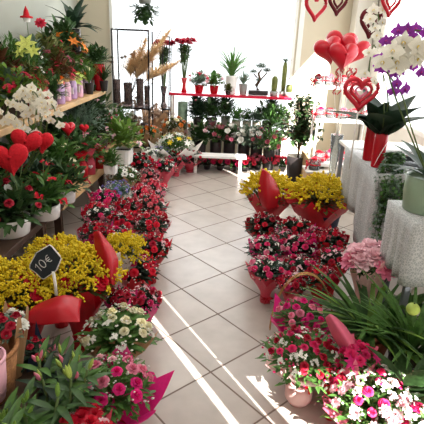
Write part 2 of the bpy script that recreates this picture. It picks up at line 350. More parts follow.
def scatter(root, c, rad, flowers, rng, flat=.72, thmax=1.2, lift=1.0):
    n = sum(f[2] for f in flowers); sp = spots(n, rng, thmax); i = 0
    for f in flowers:
        kind, mt, cnt, r = f[:4]
        for k in range(cnt):
            d = sp[i]; i += 1; q = rng.uniform(.93, 1.08) * lift
            p = Vector((c[0] + d.x * rad * q, c[1] + d.y * rad * q, c[2] + d.z * rad * flat * q))
            b_ = bloom(kind, mt, root, p, d + Vector((rng.uniform(-.2, .2), rng.uniform(-.3, .1), .25)), r * rng.uniform(.85, 1.15))
            if kind == 'daisy': e2 = bloom('eye', 'ceramic_dark' if len(f) < 5 else f[4], b_, (0, 0, .02), (0, 0, 1), 1)
cnt_ = [0]; gl0 = 'red bouquets in rows along the left of the aisle'; gr0 = 'pink and red bouquets in rows on the right of the aisle'
def bouquet(label, px, py, wpx, zh, flowers, wrap='paper_red', fol=('fine', 'leaf_deep'), z0=0, filler=False, group='wrapped bouquets standing on the floor', name='flower_bouquet', cat='bouquet', lean=(0, 0), ribbon='ribbon_red', rimk=.84, dk=1.25, rk_=.82, bucket=None, fill_mat='petal_white', pos=None):
    """px,py,zh: centre of the head; wpx its width in the photograph"""
    rng = random.Random(int(px * 7 + py * 13)); p = G(px, py, zh) if pos is None else Vector(pos); rad = wpx / 2 * depth(p) / F
    root = thing(name, label, cat, (p.x, p.y, z0), rng.uniform(0, 6.3), group)
    h = max(.08, zh - z0 - rad * .25); c = (0, 0, h)
    cnt_[0] += 1
    w = link('wrap', WR[cnt_[0] % 5], root, material=wrap); w.scale = (rad * rimk, rad * rimk, h)
    f = link('foliage', FO[fol[0]][cnt_[0] % 4], root, (0, 0, h - rad * .1), material=fol[1]); f.scale = (rad * 1.04, rad * 1.04, rad * .8); f.rotation_euler.z = rng.uniform(0, 6)
    if filler or group in (gl0, gr0):
        s_ = link('baby_breath', SP[cnt_[0] % 3], root, (0, 0, h), material=fill_mat); s_.scale = (rad * .97, rad * .97, rad * .75); s_['kind'] = 'stuff'; s_['label'] = 'tiny filler flowers'
    scatter(root, c, rad * .95, [(f_[0], f_[1], max(1, round(f_[2] * dk)), f_[3] * rk_) for f_ in flowers], rng)
    if ribbon:
        r_ = link('ribbon', RBm, root, (0, 0, h * .2), material=ribbon); r_.scale = (rad * rimk * .95,) * 3
    return root
POT = {'round': [(.001, 0), (.62, 0), (.7, .03), (.86, .45), (1, .93), (1.04, 1), (.96, 1), (.92, .93), (.9, .82), (.001, .82)],
       'drum': [(.001, 0), (.86, 0), (.9, .04), (.98, .5), (1, .98), (.94, 1), (.9, .9), (.9, .84), (.001, .84)],
       'bowl': [(.001, 0), (.5, 0), (.82, .25), (1, .7), (1, 1), (.94, 1), (.9, .85), (.001, .8)]}
GK = {'potted plants crowded on the high left shelf': 1.15, 'potted plants on the low left bench': 1.25, 'potted plants on the shelves under the red shelf': 1.6, 'flowering pots before the back window': 1.35, 'low cyclamen along the back of the aisle': 1.0, 'small pots on the red window shelf': 1.3}
def plant(label, p, r, h, potmat, fol, folr, folz=.9, flowers=(), pot='round', name='potted_plant', cat='plant', group=None, filler=False, sq=None, folmesh=None, lift=1.0, thmax=1.3, flat=.8, fill_mat='petal_white'):
    """p: base centre; r,h pot; foliage radius folr"""
    folr *= GK.get(group, 1.0); p = Vector(p)
    if p.x < -1.2: p.x = max(p.x, XL + folr * 1.25)
    rng = random.Random(int(p.x * 991 + p.y * 577)); cnt_[0] += 1
    if group in ('potted plants crowded on the high left shelf', 'potted plants on the low left bench'):
        flowers = [(f_[0], f_[1], round(f_[2] * 1.4), f_[3] * 1.35) for f_ in flowers]
        if 'high' in group and fol[0] in ('broad', 'fine'): fol = (fol[0], ('leaf_mid', 'leaf_olive', 'leaf_dark', 'leaf_light', 'leaf_bronze', 'leaf_grey', 'leaf_dark')[cnt_[0] % 7])
    root = thing(name, label, cat, p, rng.uniform(0, 6) if not sq else rng.uniform(-.2, .2), group)
    mb = MB(); mb.lathe([(a * r, b_ * h) for a, b_ in POT[pot]], 24, sq=sq); mb.build('pot', potmat, root, smooth=not sq)
    mb = MB(); mb.lathe([(.001, .86 * h), (r * .6, .865 * h), (r * .9, .84 * h)], 16, sq=sq); mb.build('soil', 'soil', root)
    f = link('foliage', FO[fol[0]][cnt_[0] % 4], root, (0, 0, h * folz), material=fol[1]); f.scale = (folr, folr, folr * (1.15 if fol[0] not in ('strap', 'grass') else 1.2))
    if filler:
        s_ = link('small_flowers', SP[cnt_[0] % 3], root, (0, 0, h), material=fill_mat); s_.scale = (folr, folr, folr); s_['kind'] = 'stuff'
    if flowers: scatter(root, (0, 0, h), folr * .95, flowers, rng, flat * 1.15, thmax, lift)
    return root

# ------------------------------------------------------------------ shelves and furniture
def shelfunit(label, x0, x1, y0, y1, z, th, skew, legs, name='wooden_shelf', mtl='wood_edge', group=None):
    """a board whose front edge runs from (x1+skew at y0) to x1 at y1"""
    root = thing(name, label, 'shelf', (0, 0, 0))
    mb = MB(); o = 0; mb.v = [(x0, y0, z - th), (x1[0], y0, z - th), (x1[1], y1, z - th), (x0, y1, z - th), (x0, y0, z), (x1[0], y0, z), (x1[1], y1, z), (x0, y1, z)]
    for q in ((0, 3, 2, 1), (4, 5, 6, 7), (0, 1, 5, 4), (1, 2, 6, 5), (2, 3, 7, 6), (3, 0, 4, 7)): mb.f.append(q)
    mb.build('board', mtl, root, bev=.006)
    for yy in legs:
        t_ = (yy - y0) / (y1 - y0); xf = x1[0] + (x1[1] - x1[0]) * t_ - .1
        BX((xf - .03, yy - .03, 0), (xf + .03, yy + .03, z - th)).build('leg', 'wood_dark', root, bev=.004)
    return root
shelfunit('low wooden display bench of pale boards along the left wall, holding white pots', -1.75, (-1.22, -1.05), 3.47, 6.2, .42, .09, 0, (3.6, 4.8, 6.0))
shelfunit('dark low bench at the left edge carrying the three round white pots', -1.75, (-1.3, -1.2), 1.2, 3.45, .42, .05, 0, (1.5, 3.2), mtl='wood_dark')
shelfunit('high wooden shelf of pale board on the left wall under the striped jars', XL, (-1.47, -1.36), 1.6, 5.7, 1.07, .05, 0, (), mtl='wood_edge')
for y in (1.9, 3.6, 5.4):
    BX((XL, y, .3), (XL + .05, y + .05, 1.0)).build('shelf_bracket', 'wood_dark', None, bev=.003); 
for i, o in enumerate([o for o in list(COL.objects) if o.name.startswith('shelf_bracket')]): o.parent = [q for q in COL.objects if q.name == 'wooden_shelf.002'][0]
# red shelf and its stand at the back window
def backshelf(label, x0, x1, y0, y1, z, mtl, name, legs=True, th=.035):
    root = thing(name, label, 'shelf', ((x0 + x1) / 2, y1, 0)); cx_ = (x0 + x1) / 2
    BX((x0 - cx_, y0 - y1, z - th), (x1 - cx_, 0, z)).build('board', mtl, root, bev=.005)
    if legs:
        for x in (x0 + .04, x1 - .04):
            for y in (y0 - y1 + .03, -.03): BX((x - cx_ - .012, y - .012, 0), (x - cx_ + .012, y + .012, z - th)).build('leg', 'white_paint', root, bev=.002)
    return root
backshelf('long bright red shelf in front of the back window, holding small pots', -.68, 1.07, 6.62, 6.94, .97, 'shelf_red', 'display_shelf')
backshelf('pale brown shelf board below the left half of the red shelf', -.42, .28, 6.5, 6.9, .54, 'concrete', 'plant_shelf')
backshelf('white slatted shelf below the right half of the red shelf', .31, .86, 6.45, 6.88, .5, 'white_paint', 'plant_shelf')
root = thing('low_bench', 'low white bench board on the floor before the back plant shelves', 'bench', (.05, 6.0, 0))
BX((-.38, -.1, .22), (.38, .1, .25)).build('board', 'white_paint', root, bev=.004)
for x in (-.3, .3): BX((x - .02, -.08, 0), (x + .02, .08, .22)).build('leg', 'white_paint', root, bev=.003)
# dark metal rack with pampas grass
def frame_rack(label, x0, x1, y0, y1, z, shelves, mtl='black_metal', t=.009):
    root = thing('metal_rack', label, 'rack', ((x0 + x1) / 2, (y0 + y1) / 2, 0)); w, d = (x1 - x0) / 2, (y1 - y0) / 2
    for sx_ in (-1, 1):
        for sy in (-1, 1): BX((sx_ * w - t, sy * d - t, 0), (sx_ * w + t, sy * d + t, z)).build('post', mtl, root, bev=.002)
    mb = MB()
    for sy in (-1, 1): mb.box((-w, sy * d - t, z), (w, sy * d + t, z + 2 * t))
    for sx_ in (-1, 1): mb.box((sx_ * w - t, -d, z), (sx_ * w + t, d, z + 2 * t))
    mb.build('top_frame', mtl, root, False)
    for sz in shelves: BX((-w - t, -d - t, sz - .02), (w + t, d + t, sz)).build('shelf_board', mtl, root, bev=.003)
    return root
pa, pb = Q(114, 30, 6.2), Q(150, 30, 6.2)
frame_rack('tall dark metal rack with pampas grass near the back left corner', pa.x, pb.x, 6.05, 6.4, 1.76, (.3, .82))
pc = Q(169, 32, 6.5)
frame_rack('slimmer dark metal rack right of the pampas grass rack, by the window', pb.x + .12, pc.x, 6.55, 6.8, 1.7, (.3, .75), t=.007)
# pedestals and white counter at the right
def table(label, x0, x1, y0, y1, z, name='side_table'):
    root = thing(name, label, 'table', ((x0 + x1) / 2, (y0 + y1) / 2, 0)); w, d = (x1 - x0) / 2, (y1 - y0) / 2
    BX((-w, -d, z - .03), (w, d, z)).build('tabletop', 'white_paint', root, bev=.006)
    for sx_ in (-1, 1):
        for sy in (-1, 1): BX((sx_ * (w - .03) - .016, sy * (d - .03) - .016, 0), (sx_ * (w - .03) + .016, sy * (d - .03) + .016, z - .03)).build('leg', 'grey_metal', root, bev=.003)
    return root
def cloth(label, x0, x1, y0, y1, z, drop, pts=(), name='tablecloth', mtl='lace', amp=.012):
    """a thin cloth lying on a table and hanging over its edges; pts are (side, where, extra length) for corners hanging lower"""
    mb = MB(); per = []; n = 30
    for a_, b_ in (((x0, y0), (x1, y0)), ((x1, y0), (x1, y1)), ((x1, y1), (x0, y1)), ((x0, y1), (x0, y0))):
        for k in range(n): t_ = k / n; per.append((a_[0] + (b_[0] - a_[0]) * t_, a_[1] + (b_[1] - a_[1]) * t_))
    N_ = len(per); cx_, cy_ = (x0 + x1) / 2, (y0 + y1) / 2; rows = []
    for lev in range(9):
        for i, (x, y) in enumerate(per):
            if lev == 0: rows.append((cx_ + (x - cx_) * .5, cy_ + (y - cy_) * .5, z + .004)); continue
            if lev == 1: rows.append((x, y, z + .004)); continue
            t_ = (lev - 2) / 6; dl = drop
            for (px_, py_, ex, wd_) in pts:
                dd = math.hypot(x - px_, y - py_); dl += ex * max(0, 1 - dd / wd_)
            q = amp * (math.sin(i * .75) + .5 * math.sin(i * 1.7)) * t_ + .012
            dx, dy = x - cx_, y - cy_; nx = (1 if x >= x1 - 1e-4 else -1 if x <= x0 + 1e-4 else 0); ny = (1 if y >= y1 - 1e-4 else -1 if y <= y0 + 1e-4 else 0)
            rows.append((x + nx * q, y + ny * q, z - dl * t_))
    mb.quadgrid(rows, 9, N_, True); mb.f.append(tuple(range(N_)))
    o = mb.build(name, mtl); s_ = o.modifiers.new('solid', 'SOLIDIFY'); s_.thickness = .002; s_.offset = 1
    return tag(o, label, 'tablecloth')
table('grey legged white table along the right side, near part under the sage green pot', 1.02, 1.75, 2.1, 2.42, .88)
cloth('white lace tablecloth hanging over the table end under the sage green pot', 1.005, 1.765, 2.085, 2.435, .88, .34)
table('grey legged white table behind the first one, its grey leg showing by the yellow bouquets', 1.11, 1.8, 2.95, 4.05, .9)
cloth('white tablecloth on the farther table with a pointed corner hanging to the pink wrapping', 1.095, 1.815, 2.93, 3.72, .9, .42, [(1.095, 2.93, .4, .35)])
root = thing('plant_stand', 'white stepped stand of gift glasses between the small tree and the far table', 'stand', (1.4, 5.1, 0))
for k, (z, y) in enumerate(((.5, -.35), (.93, -.1), (1.26, .15))): BX((-.32, y - .02, z - .03), (.32, y + .26, z)).build('shelf_board', 'white_paint', root, bev=.004)
for x in (-.33, .31): BX((x, -.37, 0), (x + .02, .41, .47)).build('side_panel', 'wood_edge' if x < 0 else 'white_paint', root, bev=.004)
for x in (-.3, .28): BX((x, .15, 0), (x + .02, .17, 1.23)).build('post', 'white_paint', root); BX((x, -.1, 0), (x + .02, -.08, .9)).build('post', 'white_paint', root)
# ------------------------------------------------------------------ LEFT: high shelf plants (z 1.07)
HS = 1.07
def onshelf(px, py, z, xfix=None):
    return G(px, py, z)
def hs(px, Y, z=HS):        # a point on the high shelf at depth Y that shows at column px
    q = Q(px, 60, Y); return Vector((q.x, Y, z))
gl_ = 'potted plants crowded on the high left shelf'
plant('green plant topped by a large pale yellow green star bloom, high left shelf', Vector((-1.56, 3.9, HS)), .06, .2, 'ceramic_red', ('broad', 'leaf_mid'), .13, 1.1, [('cluster', 'petal_salmon', 3, .025)], group=gl_)
root = [q for q in COL.objects if q.name.startswith('potted_plant')][-1]; mb = MB(); mb.tube([(0, 0, .15), (.01, 0, .5)], .006, 5); mb.build('flower_stem', 'stem', root)
for (dx, dz, rr_) in ((0, .52, .085), (-.05, .46, .06), (.05, .47, .06)): bloom('lily', 'leaf_star', root, (dx, 0, dz), (dx * 3, -.8, .6), rr_, 'star_bloom')
root.rotation_euler.z = 0
plant('small yellow green starry plant above the striped jars', hs(70, 4.9), .06, .12, 'ceramic_dark', ('fine', 'leaf_olive'), .13, 1.2, [('lily', 'leaf_lime', 8, .05)], group=gl_)
plant('dark red leaved plant at the left end of the high shelf', hs(8, 3.5), .08, .14, 'ceramic_dark', ('broad', 'leaf_dark'), .19, 1, [('cluster', 'petal_crimson', 7, .04)], group=gl_)
plant('bushy green plant with small red blooms behind the white orchid on the high shelf', hs(14, 4.0), .08, .14, 'ceramic_grey', ('broad', 'leaf_mid'), .19, 1.2, [('cluster', 'petal_red', 6, .035)], group=gl_)
plant('grassy light green plant below the star leaved poinsettia', hs(32, 3.75), .06, .1, 'ceramic_white', ('grass', 'leaf_light'), .16, .9, group=gl_)
plant('leafy green plant left of the striped jars', hs(47, 4.05), .065, .11, 'ceramic_dark', ('broad', 'leaf_mid'), .15, 1, group=gl_)
plant('white speckled grey green bush against the wall at the far left', Vector((-1.85, 4.25, HS)), .08, .2, 'ceramic_grey', ('fine', 'leaf_blue'), .2, 1.5, [('cluster', 'petal_white', 5, .03)], group=gl_)
plant('dark leaved plant with a pink flower cluster behind the poinsettia', Vector((-1.8, 4.75, HS)), .09, .26, 'ceramic_dark', ('broad', 'leaf_dark'), .22, 1.3, [('cluster', 'petal_dusty', 9, .04)], group=gl_)
plant('tall bronze and orange leaved croton at the back of the high shelf', Vector((-1.83, 5.3, HS)), .08, .42, 'ceramic_dark', ('broad', 'leaf_bronze'), .22, 1.2, [('lily', 'petal_orange', 7, .05)], group=gl_)
plant('dark broad leaved plant with leaves reaching up to the photo top above the croton', Vector((-1.8, 5.6, HS)), .07, .68, 'ceramic_dark', ('big', 'leaf_deep'), .24, 1.0, group=gl_)
plant('dark green bush with coral blooms left of the small cream bottle', hs(57, 4.6), .07, .17, 'ceramic_dark', ('broad', 'leaf_dark'), .17, 1.3, [('cluster', 'petal_coral', 8, .035)], group=gl_)
plant('pink budded kalanchoe right above the lilac striped jar', hs(48, 4.4), .055, .13, 'ceramic_pink', ('broad', 'leaf_olive'), .11, 1, [('rose', 'petal_salmon', 12, .025)], group=gl_)
plant('red potted green plant near the rack end of the high shelf', Q(98, 55, 5.6).xy.to_3d() + Vector((0, 0, HS)), .07, .3, 'ceramic_red', ('broad', 'leaf_mid'), .15, 1.1, group=gl_)
plant('dark leafy plant at the corner beside the beige wall', Vector((-1.75, 6.1, 0)), .13, 1.15, 'smoky', ('broad', 'leaf_olive'), .24, 1.1, pot='drum', group=gl_)
plant('grey brown bushy plant in the corner between the high shelf and the rack', Vector((-1.7, 6.55, 0)), .12, 1.25, 'ceramic_grey', ('fine', 'leaf_bronze'), .2, 1.05, pot='drum')
plant('light green spiky plant over the striped jar row', hs(88, 5.2), .05, .12, 'ceramic_dark', ('grass', 'leaf_mid'), .16, 1, group=gl_)
plant('dark green fern at the far end of the high shelf', hs(103, 5.55), .05, .12, 'ceramic_dark', ('strap', 'leaf_dark'), .14, 1, group=gl_)
for (x, Y, r_, h, pm, fo, fr_, fl_, lb_) in [
    (-1.8, 3.7, .07, .22, 'ceramic_dark', ('broad', 'leaf_dark'), .2, [('cluster', 'petal_crimson', 5, .03)], 'dark green bush with crimson specks between the two leftmost shelf plants'),
    (-1.84, 4.5, .07, .34, 'ceramic_grey', ('broad', 'leaf_bronze'), .17, [('cluster', 'petal_white', 4, .03)], 'bronze leaved plant directly behind the star leaved poinsettia'),
    (-1.82, 5.0, .07, .36, 'ceramic_dark', ('broad', 'leaf_mid'), .2, [('cluster', 'petal_coral', 6, .03)], 'green plant with coral specks left of the croton'),
    (-1.7, 5.15, .07, .24, 'ceramic_dark', ('broad', 'leaf_dark'), .2, [('cluster', 'petal_dusty', 7, .035)], 'dark bush with dusty pink flowers below the croton'),
    (-1.62, 4.55, .06, .14, 'ceramic_dark', ('fine', 'leaf_dark'), .17, [], 'fine leaved dark plant behind the left jars'),
    (-1.62, 4.95, .06, .16, 'ceramic_dark', ('broad', 'leaf_deep'), .18, [('cluster', 'petal_orange', 4, .03)], 'deep green plant with orange specks behind the middle jars'),
    (-1.6, 5.4, .06, .18, 'ceramic_dark', ('broad', 'leaf_mid'), .17, [('cluster', 'petal_cream', 5, .03)], 'green plant with cream blooms behind the right jars'),
    (-1.8, 5.5, .07, .3, 'ceramic_dark', ('broad', 'leaf_olive'), .2, [('cluster', 'petal_orange', 5, .035)], 'olive plant with orange blooms left of the red pot'),
    (-1.6, 3.55, .07, .12, 'ceramic_dark', ('broad', 'leaf_dark'), .19, [('cluster', 'petal_crimson', 8, .035)], 'dark plant with crimson blooms just behind the white orchid'),
    (-1.6, 3.95, .06, .12, 'ceramic_dark', ('fine', 'leaf_mid'), .17, [('cluster', 'petal_crimson', 5, .03)], 'fine leaved plant with crimson blooms right of the white orchid'),
    (-1.85, 4.0, .07, .3, 'ceramic_grey', ('fine', 'leaf_grey'), .2, [], 'silvery grey bush high against the left wall')]:
    plant(lb_, Vector((x, Y, HS)), r_, h, pm, fo, fr_, 1.1, fl_, group=gl_)
for (x, Y, fo, fr_, fl_, lb_) in [
    (-1.35, 3.25, ('broad', 'leaf_deep'), .17, [('cluster', 'petal_crimson', 4, .03)], 'dark plant with crimson buds between the first two white pots'),
    (-1.3, 4.2, ('broad', 'leaf_dark'), .16, [('cluster', 'petal_crimson', 4, .03)], 'dark green plant left of the red gift bags'),
    (-1.62, 3.4, ('broad', 'leaf_mid'), .2, [], 'plain green plant under the white orchid sprays'),
    (-1.45, 4.7, ('broad', 'leaf_dark'), .19, [('cluster', 'petal_pink', 4, .03)], 'dark plant with pink specks behind the gift bags'),
    (-1.35, 5.35, ('fine', 'leaf_dark'), .17, [('cluster', 'petal_palepink', 4, .03)], 'fine dark plant left of the white square pot'),
    (-1.62, 2.6, ('broad', 'leaf_deep'), .2, [('cluster', 'petal_white', 2, .03)], 'dark plant behind the widest white pot at the left edge')]:
    plant(lb_, Vector((x, Y, .42)), .08, .16, 'ceramic_dark', fo, fr_, 1.1, fl_, group='potted plants on the low left bench')
# garden gnome like ornament and red ball up left
root = thing('felt_ornament', 'small white figure ornament with a red hat brim at the top left', 'ornament', Q(27, 22, 4.6))
mb = MB(); mb.lathe([(.03, 0), (.035, .03), (.02, .06), (.001, .08)], 12); mb.build('body', 'ceramic_white', root)
mb = MB(); mb.lathe([(.06, .035), (.055, .05), (.03, .055), (.02, .1), (.001, .14)], 12); mb.build('hat', 'red_plush', root)
mb = MB(); mb.tube([(0, 0, 0), (0, .01, -.35)], .003); mb.build('stick', 'stem', root)
root = thing('red_anthurium', 'lone red flower on a tall stem against the left wall', 'flower', Q(42, 40, 4.7))
mb = MB(); mb.tube([(0, 0, -.2), (.01, 0, .05), (0, 0, .15)], .004); mb.build('stem', 'stem', root); bloom('carnation', 'petal_coral', root, (0, 0, .15), (.2, -.8, .5), .055)
# striped gift jars on the front of the high shelf
jars = [(51, 97, 'jar_red', 'petal_salmon', 'red and tan striped gift jar, leftmost of the jar row'), (58, 94, 'jar_stripe', 'petal_cream', 'second gift jar from the left, pink striped with a cream top'), (66, 91, 'jar_lilac', 'petal_orange', 'third gift jar from the left, lilac with an orange top'), (72, 88, 'jar_stripe', 'petal_ivory', 'fourth gift jar from the left, pink striped with a pale top'),
        (78, 86, 'jar_lilac', 'petal_orange', 'fifth gift jar from the left, dark lilac checks under orange flowers'), (84, 84, 'jar_stripe', 'petal_yellow', 'sixth gift jar from the left, pink checks'), (92, 80, 'jar_lilac', 'petal_palepink', 'wide lilac pink gift jar second from the right end'), (102, 77, 'jar_red', 'petal_salmon', 'coral gift jar with a pointed top at the right end of the row')]
for (px, py, jm, tm, lb) in jars:
    p = G(px, py + 13, HS); p.x -= .06
    root = thing('gift_jar', lb, 'jar', p, 0, 'striped gift jars on the high shelf'); root.scale = (1.3, 1.3, 1.3); r = .042
    mb = MB(); mb.lathe([(.001, 0), (r * .92, 0), (r, .01), (r, .12), (r * .8, .14)], 16); mb.build('glass_body', jm, root)
    mb = MB(); mb.lathe([(r * .82, .14), (r * .86, .143), (r * .86, .165), (.001, .167)], 16); mb.build('lid', 'lid_tan', root)
    mb = MB(); mb.box((-r * .6, -r - .003, .04), (r * .6, -r + .008, .09)); mb.build('paper_tag', 'paper_white', root, False)
    for k in range(3): bloom('carnation', tm, root, (R.uniform(-.02, .02), R.uniform(-.02, .02), .175), (R.uniform(-.4, .4), R.uniform(-.6, .1), 1), .03)
# price card by the orchid
root = thing('price_card', 'small white card with green print beside the white orchid', 'card', G(47, 110, HS) + Vector((-.03, 0, 0)))
BX((-.05, -.003, 0), (.05, .003, .065)).build('card', 'paper_white', root, False); BX((-.03, -.0045, .02), (.02, -.003, .045)).build('print', 'leaf_blue', root, False)
# ------------------------------------------------------------------ orchids
def orchid(label, base, r, h, potmat, sprays, flower, fr, leafmat='leaf_deep', nleaf=7, leafL=.24, group='potted orchids', pot='round', lip='petal_yellow', leafW=.09, up=(.5, 1.5)):
    rng = random.Random(int(base[0] * 100 + base[1] * 37)); root = thing('potted_orchid', label, 'orchid', base, 0, group)
    mb = MB(); mb.lathe([(a * r, b_ * h) for a, b_ in POT[pot]], 24); mb.build('pot', potmat, root)
    for k in range(nleaf):
        a = 2 * PI * k / nleaf + .3; mb = MB(); mb.leaf((0, 0, h * .9), (math.cos(a), math.sin(a), rng.uniform(*up)), leafL * rng.uniform(.8, 1.15), leafW, bend=rng.uniform(.2, .6), n=7, tip=.7); mb.build('leaf', leafmat, root)
    for pts, nfl in sprays:
        b_ = Vector(base); P = [Vector(q) - b_ for q in pts]
        curve = []
        for i in range(len(P) - 1):
            for t_ in range(6):
                t_ /= 6; p0 = P[max(i - 1, 0)]; p1 = P[i]; p2 = P[i + 1]; p3 = P[min(i + 2, len(P) - 1)]
                curve.append(.5 * ((2 * p1) + (p2 - p0) * t_ + (2 * p0 - 5 * p1 + 4 * p2 - p3) * t_ ** 2 + (3 * p1 - p0 - 3 * p2 + p3) * t_ ** 3))
        curve.append(P[-1]); mb = MB(); mb.tube(curve, .004, 5); mb.build('flower_stem', 'stem', root)
        m0 = int(len(curve) * .42)
        for k in range(nfl):
            c = curve[m0 + int((len(curve) - 1 - m0) * k / max(1, nfl - 1))]; side = (-1) ** k
            q = bloom('orchid', flower, root, c + Vector((side * fr * .7, -.02 + rng.uniform(-.03, .03), rng.uniform(-.03, .02))), (side * .35 + rng.uniform(-.3, .3), -1, rng.uniform(-.1, .4)), fr * rng.uniform(.85, 1.1), spin=rng.uniform(-.3, .3))
            bloom('eye', lip, q, (0, -.08, .1), (0, 0, 1), .55)
    return root
YO = 3.1
base = Vector((-1.48, 3.1, .42))
sp_ = []
for tgt in (((30, 160), (28, 115), (24, 95), (12, 100), (4, 120)), ((36, 150), (40, 110), (34, 92), (20, 100), (14, 125)), ((40, 150), (48, 112), (44, 96), (54, 108), (58, 125)), ((34, 150), (36, 105), (28, 88), (24, 108), (24, 130)), ((34, 155), (42, 118), (38, 98), (36, 112), (34, 134))):
    sp_.append(([tuple(base + Vector((0, 0, .15)))] + [tuple(Q(x, y, YO)) for x, y in tgt], 9))
orchid('white moth orchid with cascading flower sprays at the left, above the red hearts', base, .08, .14, 'ceramic_white', sp_, 'petal_ivory', .04)
# ------------------------------------------------------------------ plush hearts
def heart_pts(n, s=1.0): 
    out = []
    for k in range(n):
        t_ = 2 * PI * k / n; out.append((s * math.sin(t_) ** 3, s * (13 * math.cos(t_) - 5 * math.cos(2 * t_) - 2 * math.cos(3 * t_) - math.cos(4 * t_)) / 16))
    return out
def puffy(mb, s, d, n=36, m=7):
    pts = []
    for i in range(-m, m + 1):
        ph = i / m * PI / 2 * .98; rs = math.cos(ph); y = math.sin(ph) * d
        for (x, z) in heart_pts(n, s): pts.append((x * rs, y, z * rs + (1 - rs) * s * .1))
    mb.quadgrid(pts, 2 * m + 1, n, True); mb.f.append(tuple(range(n))); mb.f.append(tuple(reversed(range(len(mb.v) - n, len(mb.v)))))
def heart_pick(label, p, s, d, mtl, rz=0, tilt=0, zb=.5, name='plush_heart', cat='heart', group='red plush hearts on sticks'):
    root = thing(name, label, cat, p, rz, group); root.rotation_euler.y = tilt
    mb = MB(); puffy(mb, s, d); mb.build('heart', mtl, root)
    mb = MB(); mb.tube([(0, 0, -s * .8), (0, 0, zb - p.z)], .0025); mb.build('stick', 'stem', root); return root
heart_pick('large red plush heart nearest the left edge, below the white orchid', Q(10, 158, 2.75), .115, .045, 'red_plush', .3, -.1)
heart_pick('red plush heart partly behind the large one', Q(26, 142, 2.95), .1, .04, 'red_plush', .2, .25)
heart_pick('dark and red striped heart to the right of the two red plush hearts', Q(42, 141, 3.05), .085, .045, 'red_plush', -.2, .05)
mb = MB()
for x in (-.045, -.02, .005): mb.box((x - .004, -.05, -.05), (x + .004, -.035, .06))
o = mb.build('stripe', 'dark_felt', [q for q in COL.objects if q.name.startswith('plush_heart')][-1], False)
heart_pick('shiny red heart between green leaves right of the striped heart', Q(68, 128, 4.0), .07, .04, 'balloon', .9, .1)
heart_pick('small red heart beside the shiny one, nearer the aisle', Q(84, 128, 4.3), .045, .03, 'red_plush', .4, 0)
# ------------------------------------------------------------------ LEFT: low bench plants (z .42)
LB = .42; gm = 'potted plants on the low left bench'
def lb(px, py): return G(px, py, LB)
plant('plant with small red buds in the widest white pot, at the left edge', lb(16, 233) + Vector((-.03, 0, 0)), .13, .12, 'ceramic_white', ('broad', 'leaf_dark'), .2, 1, [('rose', 'petal_crimson', 7, .022)], pot='drum', group=gm)
plant('second white pot on the low bench with green leaves and red kalanchoe blooms', lb(49, 219) + Vector((-.03, .03, 0)), .105, .11, 'ceramic_white', ('broad', 'leaf_mid'), .18, 1, [('cluster', 'petal_red', 7, .03)], pot='drum', group=gm)
plant('third white pot on the low bench, square with silvery wrapping and leafy plant', lb(68, 203) + Vector((-.03, .03, 0)), .085, .11, 'ceramic_white', ('broad', 'leaf_dark'), .17, 1, [('cluster', 'petal_crimson', 4, .025)], pot='drum', group=gm)
plant('green cyclamen plant behind the widest white pot, with white curled leaves', Vector((-1.55, 2.95, LB)), .1, .16, 'ceramic_dark', ('strap', 'leaf_mid'), .2, .9, [('cyclamen', 'petal_white', 3, .03)], group=gm)
plant('red flowered plant behind the first two white pots', Vector((-1.5, 3.45, LB)), .1, .16, 'ceramic_dark', ('broad', 'leaf_dark'), .22, 1, [('cluster', 'petal_red', 7, .03)], group=gm)
plant('tall leafy green plant below the price card', Vector((-1.6, 3.85, LB)), .09, .2, 'ceramic_dark', ('broad', 'leaf_mid'), .23, 1.1, group=gm)
plant('green plant with pale yellow blooms below the shiny red heart', Vector((-1.38, 3.9, LB)), .08, .14, 'ceramic_dark', ('broad', 'leaf_mid'), .2, 1.1, [('cluster', 'petal_cream', 6, .03)], group=gm)
plant('leafy green plant under the middle of the high shelf', Vector((-1.55, 4.4, LB)), .09, .2, 'ceramic_dark', ('broad', 'leaf_dark'), .24, 1.1, [('cluster', 'petal_dusty', 5, .03)], group=gm)
plant('trailing grey green plant at the bench behind the pink wrapped plant', Vector((-1.5, 5.0, LB)), .09, .25, 'ceramic_white', ('fine', 'leaf_grey'), .23, 1.2, group=gm)
plant('dark bush under the far end of the high shelf', Vector((-1.5, 5.55, LB)), .09, .3, 'ceramic_dark', ('broad', 'leaf_dark'), .25, 1.2, [('cluster', 'petal_palepink', 4, .03)], group=gm)
plant('white square pot with pale green leafy plant near the far end of the low bench', lb(125, 163) + Vector((-.02, 0, 0)), .1, .16, 'ceramic_white', ('broad', 'leaf_light'), .2, 1.2, [('cluster', 'petal_palepink', 4, .03)], pot='drum', sq=5, group=gm)
plant('small white square pot beside the red gift bags on the low bench', lb(113, 173) + Vector((-.02, 0, 0)), .065, .09, 'ceramic_white', ('broad', 'leaf_mid'), .1, 1.1, pot='drum', sq=5, group=gm)
plant('green cyclamen with white blooms at the far end of the low bench', Vector((-1.28, 5.95, LB)), .08, .14, 'ceramic_dark', ('fine', 'leaf_mid'), .2, 1.2, [('cyclamen', 'petal_white', 5, .03)], group=gm)
bouquet('pink and white wrapped plant standing behind the small white square pot', 110, 120, 24, .72, [('carnation', 'petal_hotpink', 4, .03), ('rose', 'petal_palepink', 4, .03)], 'paper_pink', ('broad', 'leaf_mid'), z0=LB, group=gm)
plant('green leafy plant behind the shiny red heart with a white bloom', Vector((-1.25, 4.45, LB)), .06, .12, 'ceramic_dark', ('broad', 'leaf_mid'), .15, 1.1, [('cluster', 'petal_dusty', 5, .03)], group=gm)
